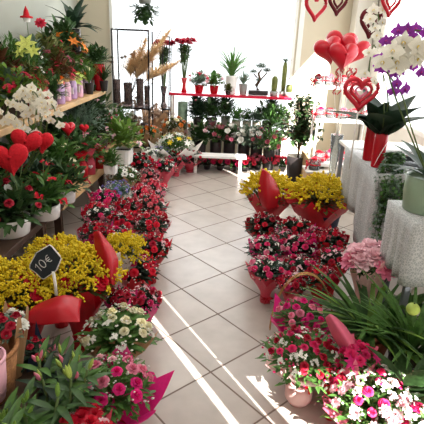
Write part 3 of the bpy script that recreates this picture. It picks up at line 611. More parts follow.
# red wrapped gift bags with bows on the bench edge
for (px, py, w, h, mt, lb_) in ((88, 180, .05, .26, 'paper_red', 'red gift bag with a bow, leftmost on the low bench edge'), (96, 174, .045, .24, 'paper_rose', 'pinkish red gift bag, middle of the three on the low bench edge'), (105, 168, .045, .22, 'paper_red', 'red gift bag with white heart, right of the three on the low bench edge')):
    p = G(px, py, LB) + Vector((-.05, 0, 0)); root = thing('gift_bag', lb_, 'gift bag', p, .3, 'small gift bags on the low bench')
    mb = MB(); mb.lathe([(.001, 0), (w, 0), (w * 1.1, h * .5), (w * .5, h * .72), (w * .9, h * .9), (w * 1.25, h)], 20, sq=3); mb.build('bag', mt, root)
    r_ = link('bow', RBm, root, (0, 0, h * .72), material='ribbon_red'); r_.scale = (w * 1.8,) * 3
    mb = MB(); puffy(mb, w * .5, .006, 20, 2); o = mb.build('heart_badge', 'paper_white', root, loc=(0, -w * 1.1, h * .35))
# ------------------------------------------------------------------ LEFT floor: rows of red bouquets
reds = [('rose', 'petal_red', 9, .034), ('carnation', 'petal_crimson', 5, .032), ('cluster', 'petal_palepink', 2, .03)]
redp = [('rose', 'petal_red', 6, .034), ('carnation', 'petal_hotpink', 4, .032), ('cluster', 'petal_white', 3, .03)]
dark = [('rose', 'petal_crimson', 8, .032), ('carnation', 'petal_red', 5, .03), ('cluster', 'petal_dusty', 2, .028)]
pinkr = [('rose', 'petal_coral', 8, .034), ('carnation', 'petal_salmon', 5, .034), ('cluster', 'petal_palepink', 3, .03)]
dusty = [('carnation', 'petal_dusty', 8, .036), ('rose', 'petal_salmon', 5, .03)]
gl = 'red bouquets in rows along the left of the aisle'
for a in [
 ('red rimmed bouquet with white heather on the left aisle edge, just beyond the sunlit wrap', 137, 268, 46, .3, redp, 'paper_red', True),
 ('red bouquet on the left aisle edge, second beyond the sunlit white wrap', 151, 245, 40, .3, reds, 'paper_red', False),
 ('dense red bouquet on the left aisle edge, third beyond the sunlit white wrap', 152, 222, 38, .3, reds, 'paper_rose', True),
 ('pinkish red bouquet on the left aisle edge, level with the large tile crossing', 150, 204, 36, .3, pinkr, 'paper_rose', False),
 ('coral bouquet on the left aisle edge between the crimson and pinkish red ones', 152, 188, 32, .3, pinkr, 'paper_pink', False),
 ('dusty rose bouquet on the left aisle edge behind the coral one', 148, 176, 28, .3, dusty, 'paper_rose', False),
 ('red and white bouquet just right of the goldenrod with the red flap', 117, 238, 38, .32, redp, 'paper_red', True),
 ('crimson bouquet behind the red flap of the goldenrod bouquet', 96, 232, 36, .36, dark, 'paper_magenta', True),
 ('red and pink bouquet in the second row from the left aisle edge, near', 124, 220, 34, .32, reds, 'paper_rose', True),
 ('mixed red and white bouquet by the bench, beside the third white pot', 98, 212, 34, .34, redp, 'paper_pink', True),
 ('hot pink bouquet in front of the blue flowers', 104, 198, 30, .34, [('carnation', 'petal_hotpink', 8, .034), ('rose', 'petal_magenta', 5, .03)], 'paper_rose', False),
 ('crimson bouquet in the second row, in front of the coral one', 128, 206, 30, .32, dark, 'paper_red', False),
 ('bright red bouquet by the bench below the white square pot', 137, 162, 38, .34, [('carnation', 'petal_red', 12, .036), ('rose', 'petal_crimson', 5, .032)], 'paper_red', False),
 ('deep red bouquet behind the white daisies', 124, 160, 26, .34, [('carnation', 'petal_crimson', 11, .034)], 'paper_red', False),
 ('soft red bouquet right of the blue flowers', 142, 192, 26, .3, pinkr, 'paper_rose', False),
 ('red bouquet farthest along the left side, before the fan shaped wrap', 164, 166, 26, .3, redp, 'paper_rose', False),
 ('bouquet of dark red roses near the sunlit tile streak on the left', 145, 298, 34, .26, [('rose', 'petal_crimson', 6, .03), ('cluster', 'petal_palepink', 4, .03), ('carnation', 'petal_hotpink', 3, .03)], 'paper_magenta', False),
 ('dark leafed bouquet with red roses between goldenrod and white roses', 120, 298, 34, .3, [('rose', 'petal_crimson', 7, .032), ('cluster', 'petal_pink', 3, .03)], 'paper_magenta', False)]:
    bouquet(a[0], a[1], a[2], a[3], a[4], a[5], a[6], ('broad', 'leaf_deep'), filler=a[7], group=gl)
bouquet('white daisy like bouquet with dark flower centres near the low bench', 123, 174, 34, .36, [('daisy', 'petal_white', 12, .04)], 'paper_kraft', ('fine', 'leaf_mid'), group=gl)
bouquet('blue and lilac flower bunch in front of the white daisies', 117, 190, 32, .34, [('cluster', 'petal_lilac', 14, .036)], 'paper_white', ('fine', 'leaf_blue'), group=gl)
bouquet('small blue flower bunch before the fan shaped white wrap', 161, 152, 22, .3, [('cluster', 'petal_lilac', 10, .04)], 'paper_white', ('fine', 'leaf_mid'), group=gl)
bouquet('small white flower bunch left of the small blue one', 151, 153, 18, .32, [('cluster', 'petal_white', 9, .045)], 'paper_white', ('fine', 'leaf_grey'), group=gl)
# far end
bouquet('fan shaped white wrapped bouquet of white and yellow lilies at the far left', 175, 143, 38, .4, [('lily', 'petal_white', 9, .06), ('lily', 'petal_yellow', 5, .05)], 'paper_white', ('fine', 'leaf_mid'), group=gl, rimk=1.15)
bouquet('orange flower bouquet below the pampas rack', 150, 131, 22, .5, [('carnation', 'petal_orange', 9, .04)], 'paper_kraft', ('broad', 'leaf_mid'), group=gl)
bouquet('orange and cream dried flower bouquet above the fan shaped white wrap', 175, 125, 30, .55, [('carnation', 'petal_orange', 6, .045), ('carnation', 'petal_cream', 5, .045)], 'paper_kraft', ('fine', 'leaf_olive'), group=gl)
bouquet('red and pink bouquet on the floor right of the fan shaped white wrap', 190, 156, 30, .22, redp, 'paper_rose', group=gl)
bouquet('red bouquet at the left end of the aisle back, next to the floor bunch tips', 176, 158, 28, .24, [('rose', 'petal_red', 9, .034), ('carnation', 'petal_hotpink', 5, .03)], 'paper_rose', group=gl)
# ------------------------------------------------------------------ near left
gold = 'goldenrod bouquets in red paper'
def plumes(n, s=.06): return ('plume', 'solidago', n, s)
GB = [('goldenrod and red rose bouquet at the left edge, under the chalk sign', 22, 290, 74, .46, [plumes(30, .1), ('rose', 'petal_red', 5, .05)], None),
      ('goldenrod and red rose bouquet right of the chalk sign', 78, 276, 76, .46, [plumes(30, .1), ('rose', 'petal_red', 4, .055)], None),
      ('small goldenrod bouquet right of the tall red paper flap', 124, 251, 34, .42, [plumes(16, .09)], None),
      ('goldenrod and rose bouquet at the back, behind the chalk sign', 56, 258, 56, .46, [plumes(15, .09), ('rose', 'petal_crimson', 6, .055)], None)]
for (lb_, px, py, w, z, fl_, _) in GB:
    bouquet(lb_, px, py, w, z, fl_, 'paper_red' if px != 124 else 'paper_white', ('fine', 'leaf_olive'), group=gold)
def flap(label, pts, mtl='paper_red', name='paper_flap', zc=None, group=None):
    """a stiff folded sheet of wrapping paper; pts: 4 columns of world points, grid"""
    mb = MB(); nu, nv = len(pts), len(pts[0]); rows = []
    def cr_(P, t_):
        n = len(P) - 1; i = min(int(t_ * n), n - 1); u = t_ * n - i; p0 = P[max(i - 1, 0)]; p1 = P[i]; p2 = P[i + 1]; p3 = P[min(i + 2, n)]
        return .5 * ((2 * p1) + (p2 - p0) * u + (2 * p0 - 5 * p1 + 4 * p2 - p3) * u * u + (3 * p1 - p0 - 3 * p2 + p3) * u ** 3)
    PV = [[Vector(p) for p in row] for row in pts]
    for i in range(13):
        rowp = [cr_([PV[k][j] for k in range(nu)], i / 12) for j in range(nv)]
        for j in range(13): rows.append(cr_(rowp, j / 12))
    c = sum(rows, Vector()) / len(rows); mb.quadgrid([p - c for p in rows], 13, 13)
    o = mb.build(name, mtl, None, True, c); s_ = o.modifiers.new('solid', 'SOLIDIFY'); s_.thickness = .0015; return tag(o, label, 'wrapping paper', group)
flap('wide red paper sheet folded out below the goldenrod at the left', [[Q(24, 322, 1.7), Q(42, 325, 1.68), Q(62, 323, 1.68), Q(80, 322, 1.7)], [Q(29, 311, 1.74), Q(44, 309, 1.72), Q(62, 307, 1.72), Q(80, 311, 1.76)], [Q(37, 304, 1.86), Q(52, 298, 1.82), Q(66, 295, 1.82), Q(82, 299, 1.86)]])
flap('tall red paper flap standing up right of the goldenrod', [[Q(93, 232, 2.32), Q(97, 262, 2.2), Q(106, 284, 2.12)], [Q(99, 231, 2.28), Q(108, 258, 2.14), Q(112, 284, 2.06)], [Q(104, 236, 2.34), Q(118, 258, 2.2), Q(115, 286, 2.12)]])
flap('sunlit white paper edge right of the tall red flap', [[Q(115, 254, 2.36), Q(116, 272, 2.3), Q(116, 284, 2.26)], [Q(120, 252, 2.34), Q(121, 270, 2.28), Q(121, 286, 2.24)]], 'paper_white')
# chalk price sign
root = thing('price_sign', 'small black chalk sign reading 10€ on a stick in the goldenrod', 'sign', Q(44, 262, 1.9)); root.rotation_euler = (math.radians(-12), 0, 0)
k_ = depth(Q(44, 262, 1.9)) / F
def sg(px, py): return ((px - 44) * k_, 0, (262 - py) * k_)
out = [(30, 269), (30.5, 265), (37, 253), (50, 244.5), (52, 246), (60, 255.5), (61, 258), (56, 270), (44, 279), (42, 279), (36, 273)]
mb = MB(); n = len(out); mb.v = [(sg(*p)[0], -.004, sg(*p)[2]) for p in out] + [(sg(*p)[0], .004, sg(*p)[2]) for p in out]
mb.f = [tuple(range(n)), tuple(reversed(range(n, 2 * n)))] + [(i, i + n, (i + 1) % n + n, (i + 1) % n) for i in range(n)]; mb.build('board', 'slate', root, False)
mb = MB(); mb.tube([sg(*p) for p in out + out[:1]], .0045, 6); mb.build('rim', 'paper_white', root)
def stroke(mb, pts): mb.tube([(sg(*p)[0], -.006, sg(*p)[2]) for p in pts], .0018, 5)
ux, uy = (.74, -.67), (.67, .74)        # writing runs up to the right
def T(a, b_): return (44 + a * ux[0] - b_ * uy[0] * 1, 262.5 + a * ux[1] - b_ * uy[1])
mb = MB(); stroke(mb, [T(-9.5, 1.5), T(-7, 4.2), T(-7, -4.5)])
stroke(mb, [T(-1.5 + 2.6 * math.cos(a * PI / 8), 4.3 * math.sin(a * PI / 8)) for a in range(17)])
stroke(mb, [T(7.2 + 2.8 * math.cos(a * PI / 8), 3.6 * math.sin(a * PI / 8)) for a in range(3, 14)]); stroke(mb, [T(3, 1), T(8, 1)]); stroke(mb, [T(3, -1), T(7.6, -1)])
mb.build('chalk_writing', 'chalk', root)
mb = MB(); mb.tube([sg(53, 271), sg(55, 284), sg(56, 296)], .0075, 8); mb.build('stick', 'ribbon_white', root)
# white rose bouquet and others near left
bouquet('white and cream rose bouquet in kraft paper on the near left', 118, 330, 74, .3, [('rose', 'petal_cream', 11, .036), ('cluster', 'petal_white', 7, .036)], 'paper_kraft', ('broad', 'leaf_mid'), filler=True, group=None)
bouquet('bouquet of red and pink roses with white baby breath in magenta paper, near left', 112, 384, 84, .3, [('rose', 'petal_magenta', 6, .036), ('rose', 'petal_pink', 6, .036), ('carnation', 'petal_palepink', 2, .03)], 'paper_magenta', ('fine', 'leaf_mid'), filler=True, group=None, rimk=1.12)
bouquet('red and pale pink bouquet cut off by the photo bottom', 86, 430, 50, .34, [('carnation', 'petal_red', 9, .045), ('carnation', 'petal_palepink', 4, .035)], 'paper_rose', ('fine', 'leaf_mid'), group=None)
bouquet('small white and red bouquet with silvery leaves at the left edge, above the pink pot', 8, 325, 40, .62, [('carnation', 'petal_white', 3, .035), ('rose', 'petal_crimson', 5, .025)], 'paper_kraft', ('broad', 'leaf_grey'), group=None, z0=.2)
root = thing('pink_vase', 'pale pink pot at the left edge standing in the brown basket', 'pot', Q(-9, 398, 1.3)); mb = MB(); mb.lathe([(.001, 0), (.05, 0), (.062, .08), (.068, .17), (.062, .17), (.055, .02), (.001, .02)], 20); mb.build('body', 'ceramic_pink', root)
mb = MB(); mb.lathe([(.066, .165), (.071, .168), (.071, .18), (.064, .18)], 20); mb.build('rim', 'ceramic_pink', root)
p = Q(-8, 405, 1.38)
root = thing('brown_basket', 'round brown cardboard basket at the left edge under the pink pot', 'basket', (p.x, p.y, .38)); mb = MB(); mb.lathe([(.001, 0), (.09, 0), (.12, .2), (.112, .2), (.085, .015), (.001, .015)], 24); mb.build('body', 'wicker', root)
mb = MB(); mb.lathe([(.12, .195), (.126, .2), (.126, .215), (.114, .215), (.112, .2)], 24); mb.build('rim', 'wicker', root)
root2 = thing('display_crate', 'dark wooden crate carrying the brown basket at the left edge', 'crate', (p.x, p.y, 0)); BX((-.17, -.17, 0), (.17, .17, .38)).build('body', 'wood_dark', root2, bev=.006)
mb = MB()
for zz in (.08, .2, .32): mb.box((-.178, -.178, zz - .04), (.178, -.17, zz + .04)); mb.box((.17, -.178, zz - .04), (.178, .178, zz + .04))
mb.build('slat', 'wood_dark', root2, False)
# lilies in bud
def lily_plant(label, px, py, z, n, s, h, potp=None, seed=1):
    rng = random.Random(seed); p = G(px, py, z); root = thing('potted_lily', label, 'lily', (p.x, p.y, 0), 0, 'budding lilies near left')
    mb = MB(); mb.lathe([(a * .075, b_ * .14) for a, b_ in POT['round']], 20); mb.build('pot', 'ceramic_dark', root)
    for k in range(n):
        a = rng.uniform(0, 6.3); q = rng.uniform(.2, 1) * s; tip = Vector((q * math.cos(a), q * math.sin(a), z * rng.uniform(.82, 1.05)))
        st_ = [Vector((tip.x * .15, tip.y * .15, .12)), Vector((tip.x * .6, tip.y * .6, z * .55)), tip]
        mb = MB(); mb.tube(st_, .005, 5); sm_ = mb.build('stem', 'stem', root)
        mb = MB()
        for j in range(20):
            t_ = .2 + .8 * j / 20; c = st_[0].lerp(st_[1], t_ * 2) if t_ < .5 else st_[1].lerp(st_[2], t_ * 2 - 1); an = j * 2.4
            mb.leaf(c, (math.cos(an), math.sin(an), rng.uniform(.2, .8)), rng.uniform(.09, .14), .028, bend=.4, n=4)
        mb.build('leaves', rng.choice(('leaf_dark', 'leaf_deep', 'leaf_mid')), root)
        for j in range(rng.choice((1, 2, 3))):
            an = rng.uniform(0, 6.3); d = Vector((math.cos(an) * .4, math.sin(an) * .4 - .1, 1)); bloom('bud', rng.choice(('leaf_lime', 'leaf_lime', 'petal_pink')) if px > 30 else 'leaf_light', root, tip + Vector((d.x * .015, d.y * .015, 0)), d, rng.uniform(.022, .03))
    return root
lily_plant('lily plant with green and pink buds left of the magenta wrapped bouquet', 54, 372, .5, 7, .13, .5, seed=3)
lily_plant('bright green lily plant in bud at the bottom left corner', 18, 412, .52, 9, .15, .5, seed=9)
lily_plant('dark leaved lily plant behind the other two, under the red paper sheet', 66, 350, .42, 6, .12, .42, seed=5)
bouquet('dark bouquet with red berries between the pink pot and the lilies', 30, 352, 44, .42, [('rose', 'petal_crimson', 6, .022), ('cluster', 'petal_dusty', 4, .02)], 'bucket_navy', ('broad', 'leaf_deep'), group=None, name='berry_bouquet')
bouquet('red flowered bouquet in shadow beside the magenta wrapped bouquet', 78, 400, 40, .26, [('rose', 'petal_crimson', 7, .03)], 'paper_red', ('broad', 'leaf_deep'), group=None)
# ------------------------------------------------------------------ BACK: red shelf items
RS = .97; gr_ = 'small pots on the red window shelf'
def rs(px, Y=6.75): q = Q(px, 90, Y); return Vector((q.x, Y, RS))
def vase_carn(label, p, vh, vr, n, top, mt, fmat, fr):
    root = thing('flower_vase', label, 'vase', p, 0, 'vases of red carnations by the window')
    mb = MB(); mb.lathe([(.001, 0), (vr * .9, 0), (vr * .6, vh * .3), (vr * .55, vh * .6), (vr, vh), (vr * .9, vh), (.001, vh * .2)], 16); mb.build('vase_body', mt, root)
    f = link('foliage', FO['broad'][1], root, (0, 0, top - fr * 1.0), material='leaf_dark'); f.scale = (fr, fr, fr * .9); f = link('foliage', FO['broad'][2], root, (0, 0, top - fr * .9), material='leaf_dark'); f.scale = (fr * .8, fr * .8, -fr * 1.4)
    mb = MB()
    for k in range(10): a = k * .63; mb.tube([(0, 0, vh * .4), (fr * .5 * math.cos(a), fr * .5 * math.sin(a), top - fr * .4)], .006, 4)
    mb.build('stems', 'stem', root)
    for k in range(n): a = k * 2.4; q = fr * math.sqrt((k + .5) / n); bloom('carnation', fmat, root, (q * math.cos(a), q * math.sin(a), top + R.uniform(-.02, .02)), (q * math.cos(a) * 2, q * math.sin(a) * 2 - .2, 1), .06)
vase_carn('red vase of tall crimson carnations on the left end of the red shelf', rs(184), .2, .045, 16, .68, 'ceramic_red', 'petal_crimson', .13)
q = Q(165, 93, 6.68)
vase_carn('dark vase of crimson carnations just left of the red shelf, on the slim rack', Vector((q.x - .02, 6.68, .75)), .3, .05, 15, .86, 'smoky', 'petal_crimson', .13)
plant('small red pot of pink cyclamen on the red shelf, left of two', rs(199), .07, .11, 'ceramic_red', ('broad', 'leaf_grey'), .13, 1.1, [('cyclamen', 'petal_coral', 5, .035), ('cyclamen', 'petal_palepink', 3, .03)], group=gr_)
plant('small red pot of pink cyclamen on the red shelf, right of two', rs(214), .07, .11, 'ceramic_red', ('broad', 'leaf_mid'), .13, 1.1, [('cyclamen', 'petal_palepink', 5, .035)], group=gr_)
plant('fern in a tall white fluted pot on the red shelf', rs(231), .09, .26, 'ceramic_white', ('strap', 'leaf_mid'), .24, .95, group=gr_)
plant('little dark plant at the foot of the white fern pot', rs(228, 6.66), .04, .05, 'ceramic_dark', ('broad', 'leaf_olive'), .07, 1.1, group=gr_)
plant('small succulent in a grey pot right of the fern', rs(243), .065, .15, 'ceramic_grey', ('strap', 'leaf_grey'), .12, 1, group=gr_)
def bonsai(label, p, s=1):
    root = thing('bonsai', label, 'bonsai', p, 0, gr_)
    mb = MB(); mb.box((-.14, -.08, .01), (.14, .08, .075)); mb.build('tray', 'ceramic_dark', root, bev=.01)
    mb = MB(); mb.tube([(0, 0, .06), (-.03, 0, .14), (.02, 0, .22), (-.01, 0, .3), (.03, 0, .36)], [.03, .025, .02, .015, .01], 8); mb.tube([(.01, 0, .2), (.08, 0, .28), (.11, 0, .32)], .01); mb.tube([(-.02, 0, .24), (-.08, 0, .3)], .01); mb.build('trunk', 'stem_brown', root)
    for (x, z, r) in ((-.08, .31, .07), (.11, .33, .08), (.02, .38, .1), (0, .2, .06)): f = link('foliage', FO['fine'][2], root, (x, 0, z), material='leaf_dark'); f.scale = (r, r, r * .7)
for (px, Y, fr_, fl_, lb_) in ((197, 6.72, .15, [('cluster', 'petal_dusty', 4, .03)], 'dark hanging plant under the left end of the red shelf'), (212, 6.72, .16, [], 'dark leafy plant hung under the red cyclamen pots'), (226, 6.72, .15, [('cluster', 'petal_white', 3, .03)], 'dark plant hung under the fern pot'), (272, 6.75, .12, [], 'small dark plant hung under the right part of the red shelf')):
    root = thing('hanging_plant', lb_, 'plant', (Q(px, 105, Y).x, Y, .74), 0, 'plants hung under the red shelf')
    mb = MB(); mb.lathe([(.001, 0), (.06, 0), (.08, .1), (.07, .1), (.001, .08)], 14); mb.build('pot', 'ceramic_dark', root); f = link('foliage', FO['broad'][1], root, (0, 0, .06), material='leaf_deep'); f.scale = (fr_, fr_, .14)
    f = link('foliage', FO['broad'][3], root, (0, 0, .06), material='leaf_dark'); f.scale = (fr_, fr_, -.13); mb = MB()
    for a in (0, 2.1, 4.2): mb.tube([(.07 * math.cos(a), .07 * math.sin(a), .1), (0, 0, .195)], .002, 4)
    mb.build('hanging_wire', 'black_metal', root)
    if fl_: scatter(root, (0, 0, .06), fr_, fl_, random.Random(px))
bonsai('bonsai tree in a dark tray on the red shelf', rs(258))
def cactus(label, p, h, r, top=False):
    root = thing('cactus', label, 'cactus', p, 0, gr_); mb = MB(); mb.lathe([(.001, 0), (.05, 0), (.06, .07), (.05, .07), (.001, .06)], 14); mb.build('pot', 'ceramic_grey', root)
    mb = MB(); mb.lathe([(r * .8, .06), (r, .06 + h * .3), (r, .06 + h * .8), (r * .6, .06 + h * .96), (.001, .06 + h)], 12); mb.build('column', 'leaf_olive', root)
    if top: f = link('leaves', FO['strap'][1], root, (0, 0, h + .05), material='leaf_dark'); f.scale = (.1, .1, .06)
cactus('short brown green cactus left of the tall one on the red shelf', rs(274), .22, .045)
cactus('tall cactus with a leafy crown near the right end of the red shelf', rs(283, 6.8), .42, .035, True)
cactus('small rounded cactus at the right end of the red shelf', rs(289, 6.7), .12, .045)
# hanging window plant
root = thing('hanging_plant', 'dark leaved plant hanging at the top of the back window', 'plant', Q(145, 4, 6.3))
mb = MB(); mb.lathe([(.001, 0), (.07, .0), (.1, .1), (.11, .13), (.1, .13), (.001, .1)], 16); mb.build('pot', 'ceramic_grey', root)
f = link('foliage', FO['strap'][2], root, (0, 0, .08), material='leaf_deep'); f.scale = (.3, .3, .12)
f = link('foliage', FO['broad'][2], root, (0, 0, -.02), material='leaf_dark'); f.scale = (.24, .2, -.22)
mb = MB(); zt = ZC - root.location.z
for a in (0, 2.1, 4.2): mb.tube([(.1 * math.cos(a), .1 * math.sin(a), .12), (0, 0, .55), (0, 0, zt)], .003, 4)
mb.build('hanging_wire', 'black_metal', root)
# pampas and dried stuff in glass vases on the rack
def tall_vase(label, p, r, h, mtl, name='glass_vase', dried=None):
    root = thing(name, label, 'vase', p, 0, 'vases on the metal rack'); mb = MB(); mb.lathe([(.001, 0), (r, 0), (r, .02), (r * .9, h * .6), (r, h), (r * .9, h), (r * .8, .02), (.001, .02)], 16); mb.build('vase_body', mtl, root)
    if dried:
        for k in range(dried):
            a = R.uniform(0, 6.3); mb = MB(); q = R.uniform(.03, .12); mb.tube([(0, 0, .03), (q * .4 * math.cos(a), q * .4 * math.sin(a), h), (q * math.cos(a), q * math.sin(a), h + R.uniform(.1, .3))], .003, 4); mb.build('dried_stem', 'stem_brown', root); bloom('carnation', 'dried', root, mb.v[-1], (0, 0, 1), .04, 'dried_flower')
    return root
xr = lambda px, Y: Q(px, 90, Y).x
pv = Vector((xr(128, 6.2), 6.2, .82)); root = tall_vase('smoky glass vase with tall pampas plumes on the rack', pv, .06, .3, 'smoky')
for (a, b_, hh) in ((.2, 0, .86), (.45, .1, .97), (.33, .12, .78), (.55, .35, .6), (.08, .0, .7), (.26, .3, .66)):
    mb = MB(); e_ = Vector((a, -b_ * .3, hh)); mb.tube([(0, 0, .05), e_ * .45 + Vector((0, 0, .08)), e_], .004, 4); mb.build('pampas_stem', 'stem_brown', root)
    mb = MB(); rng = random.Random(int(a * 100))
    for k in range(420):
        t_ = rng.random(); c = e_ * (.45 + .55 * t_) + Vector((a * .25 * t_, 0, .06 * (1 - t_) ** 2)); an = rng.uniform(0, 6.3); mb.leaf(c, (math.cos(an) * .6 + a, math.sin(an) * .6, 1.0 - t_ * .3), .17 * (1.15 - t_), .011, bend=.4, n=3)
    mb.build('pampas_plume', 'pampas', root)
for i, (px, Y, z, r, h, mt_, d_, lb_) in enumerate(((117, 6.15, .82, .05, .34, 'smoky', 4, 'dark glass vase at the left post of the rack'), (140, 6.15, .82, .05, .36, 'smoky', 5, 'smoky glass vase with dried flowers right of the pampas'), (147, 6.3, .82, .04, .26, 'smoky', 4, 'narrow smoky vase at the right post of the rack'), (122, 6.15, .3, .06, .3, 'smoky', 6, 'glass vase of dried flowers low on the rack, left'), (133, 6.2, .3, .05, .33, 'smoky', 6, 'glass vase of dried flowers low on the rack, middle'), (144, 6.2, .3, .05, .3, 'smoky', 6, 'glass vase of dried flowers low on the rack, right'))):
    tall_vase(lb_, Vector((xr(px, Y), Y, z)), r, h, mt_, dried=d_)
bouquet('dusty brown dried flower bouquet on the floor left of the metal rack foot', 130, 122, 30, .58, [('carnation', 'dried', 14, .045)], 'paper_kraft', ('fine', 'dried'), group=None, name='dried_bouquet')
bouquet('beige dried flower bouquet in front of the slim rack', 158, 113, 34, .66, [('carnation', 'dried', 12, .05)], 'paper_kraft', ('fine', 'dried'), group=None, name='dried_bouquet')
root = thing('glass_vase', 'pale blue green glass cylinder vase left of the back shelves', 'vase', Vector((xr(183, 6.6) , 6.6, 0))); mb = MB(); mb.lathe([(.001, 0), (.07, 0), (.07, .85), (.062, .85), (.06, .03), (.001, .03)], 20); mb.build('vase_body', 'leaf_grey', root)
# shelves below the red one
gb = 'potted plants on the shelves under the red shelf'
k = 0
for (px, Y, z, pr, ph, pm, fo, fr_, fl_, lb_) in [
    (199, 6.62, .54, .075, .1, 'ceramic_dark', ('broad', 'leaf_deep'), .14, [('cluster', 'petal_dusty', 3, .03)], 'dark leafy plant at the left end of the pale brown shelf'),
    (213, 6.62, .54, .075, .1, 'smoky', ('broad', 'leaf_dark'), .15, [], 'dark bushy plant second from the left on the pale brown shelf'),
    (227, 6.7, .54, .07, .12, 'ceramic_grey', ('strap', 'leaf_dark'), .14, [], 'spiky dark plant third from the left on the pale brown shelf'),
    (238, 6.6, .5, .065, .12, 'concrete', ('broad', 'leaf_mid'), .09, [], 'small beige pot with low leaves, left on the white slatted shelf'),
    (249, 6.6, .5, .065, .12, 'concrete', ('fine', 'leaf_dark'), .09, [], 'small beige pot, middle of the white slatted shelf'),
    (259, 6.6, .5, .065, .12, 'concrete', ('broad', 'leaf_grey'), .09, [], 'small beige pot, third on the white slatted shelf'),
    (270, 6.65, .5, .08, .12, 'ceramic_dark', ('broad', 'leaf_dark'), .16, [], 'dark leafy plant at the right end of the white slatted shelf'),
    (281, 6.55, .0, .08, .5, 'ceramic_dark', ('fine', 'leaf_mid'), .18, [], 'green plant left of the small tree, in a dark tall pot')]:
    plant(lb_, Vector((xr(px, Y), Y, z)), pr, ph, pm, fo, fr_, 1.1, fl_, group=gb, pot='drum')
# row standing on floor before the back shelves, taller cyclamen, then low row
gf = 'flowering pots before the back window'
for (px, Y, h, r, fo, fl_, lb_) in [
    (200, 6.35, .32, .17, ('broad', 'leaf_dark'), [('cyclamen', 'petal_palepink', 5, .035)], 'green plant with pale pink blooms, leftmost in the tall back row'),
    (216, 6.38, .34, .16, ('broad', 'leaf_mid'), [('cyclamen', 'petal_dusty', 7, .035)], 'plant with dusty pink blooms, second in the tall back row'),
    (230, 6.36, .34, .16, ('broad', 'leaf_dark'), [('cyclamen', 'petal_white', 5, .035), ('cyclamen', 'petal_pink', 3, .03)], 'plant with white and pink blooms, third in the tall back row'),
    (245, 6.34, .32, .16, ('broad', 'leaf_grey'), [('cyclamen', 'petal_white', 8, .04)], 'plant with white blooms, fourth in the tall back row'),
    (258, 6.3, .32, .17, ('fine', 'leaf_grey'), [('cyclamen', 'petal_white', 6, .04), ('cyclamen', 'petal_dusty', 3, .03)], 'silvery plant with pale blooms right of the low bench'),
    (271, 6.2, .3, .17, ('fine', 'leaf_mid'), [('cyclamen', 'petal_dusty', 8, .035)], 'green plant with dusty red blooms beside the dark tree pot')]:
    q = Q(px, 140, Y); plant(lb_, Vector((q.x, Y + .1, 0)), .085, h, 'ceramic_dark', fo, r, 1.05, [(f_[0], f_[1], f_[2] + 3, f_[3] * 1.5) for f_ in fl_], pot='drum', group=gf)
for (px, py, fm, lb_) in [(196, 162, 'petal_crimson', 'low red cyclamen left of the white bench'), (207, 164, 'petal_hotpink', 'low pink cyclamen before the left end of the white bench'), (220, 165, 'petal_coral', 'low coral cyclamen before the middle of the white bench'), (233, 166, 'petal_hotpink', 'low bright pink cyclamen before the right half of the white bench'), (245, 166, 'petal_crimson', 'low crimson cyclamen at the right end of the white bench'), (257, 164, 'petal_dusty', 'low dusty red cyclamen right of the white bench'), (270, 164, 'petal_crimson', 'low dark red cyclamen near the tree pot'), (282, 166, 'petal_coral', 'low red cyclamen behind the goldenrod bouquet')]:
    plant(lb_, G(px, py + 5, 0), .055, .07, 'ceramic_dark', ('broad', 'leaf_dark'), .11, 1.1, [('cyclamen', fm, 13, .05)], group='low cyclamen along the back of the aisle')
# ------------------------------------------------------------------ small tree
root = thing('ficus_tree', 'small green leafed tree in a dark tall pot right of the back shelves', 'tree', Vector((Q(297, 160, 5.5).x, 5.5, 0)))
mb = MB(); mb.lathe([(.001, 0), (.1, 0), (.13, .4), (.12, .4), (.001, .36)], 20); mb.build('pot', 'ceramic_dark', root)
mb = MB(); mb.tube([(0, 0, .3), (.02, 0, .55), (-.01, 0, .8)], [.015, .012, .01]); 
rng = random.Random(4); lf = MB(); c0 = Vector((0, 0, .72))
for k in range(64):
    th = rng.uniform(.1, 1.9); a = rng.uniform(0, 6.3); e_ = Vector((math.sin(th) * math.cos(a) * .25, math.sin(th) * math.sin(a) * .22, math.cos(th) * .36 + .72)); s0 = Vector((0, 0, rng.uniform(.45, .75))); mb.tube([s0, s0.lerp(e_, .5) + Vector((0, 0, .03)), e_], .004, 4)
    for j in range(14): t_ = .25 + .65 * j / 10; an = rng.uniform(0, 6.3); lf.leaf(s0.lerp(e_, t_), (math.cos(an), math.sin(an), rng.uniform(-.4, .7)), rng.uniform(.06, .1), .045, bend=.3, n=3)
mb.build('trunk', 'stem_brown', root); lf.build('foliage', 'leaf_dark', root)
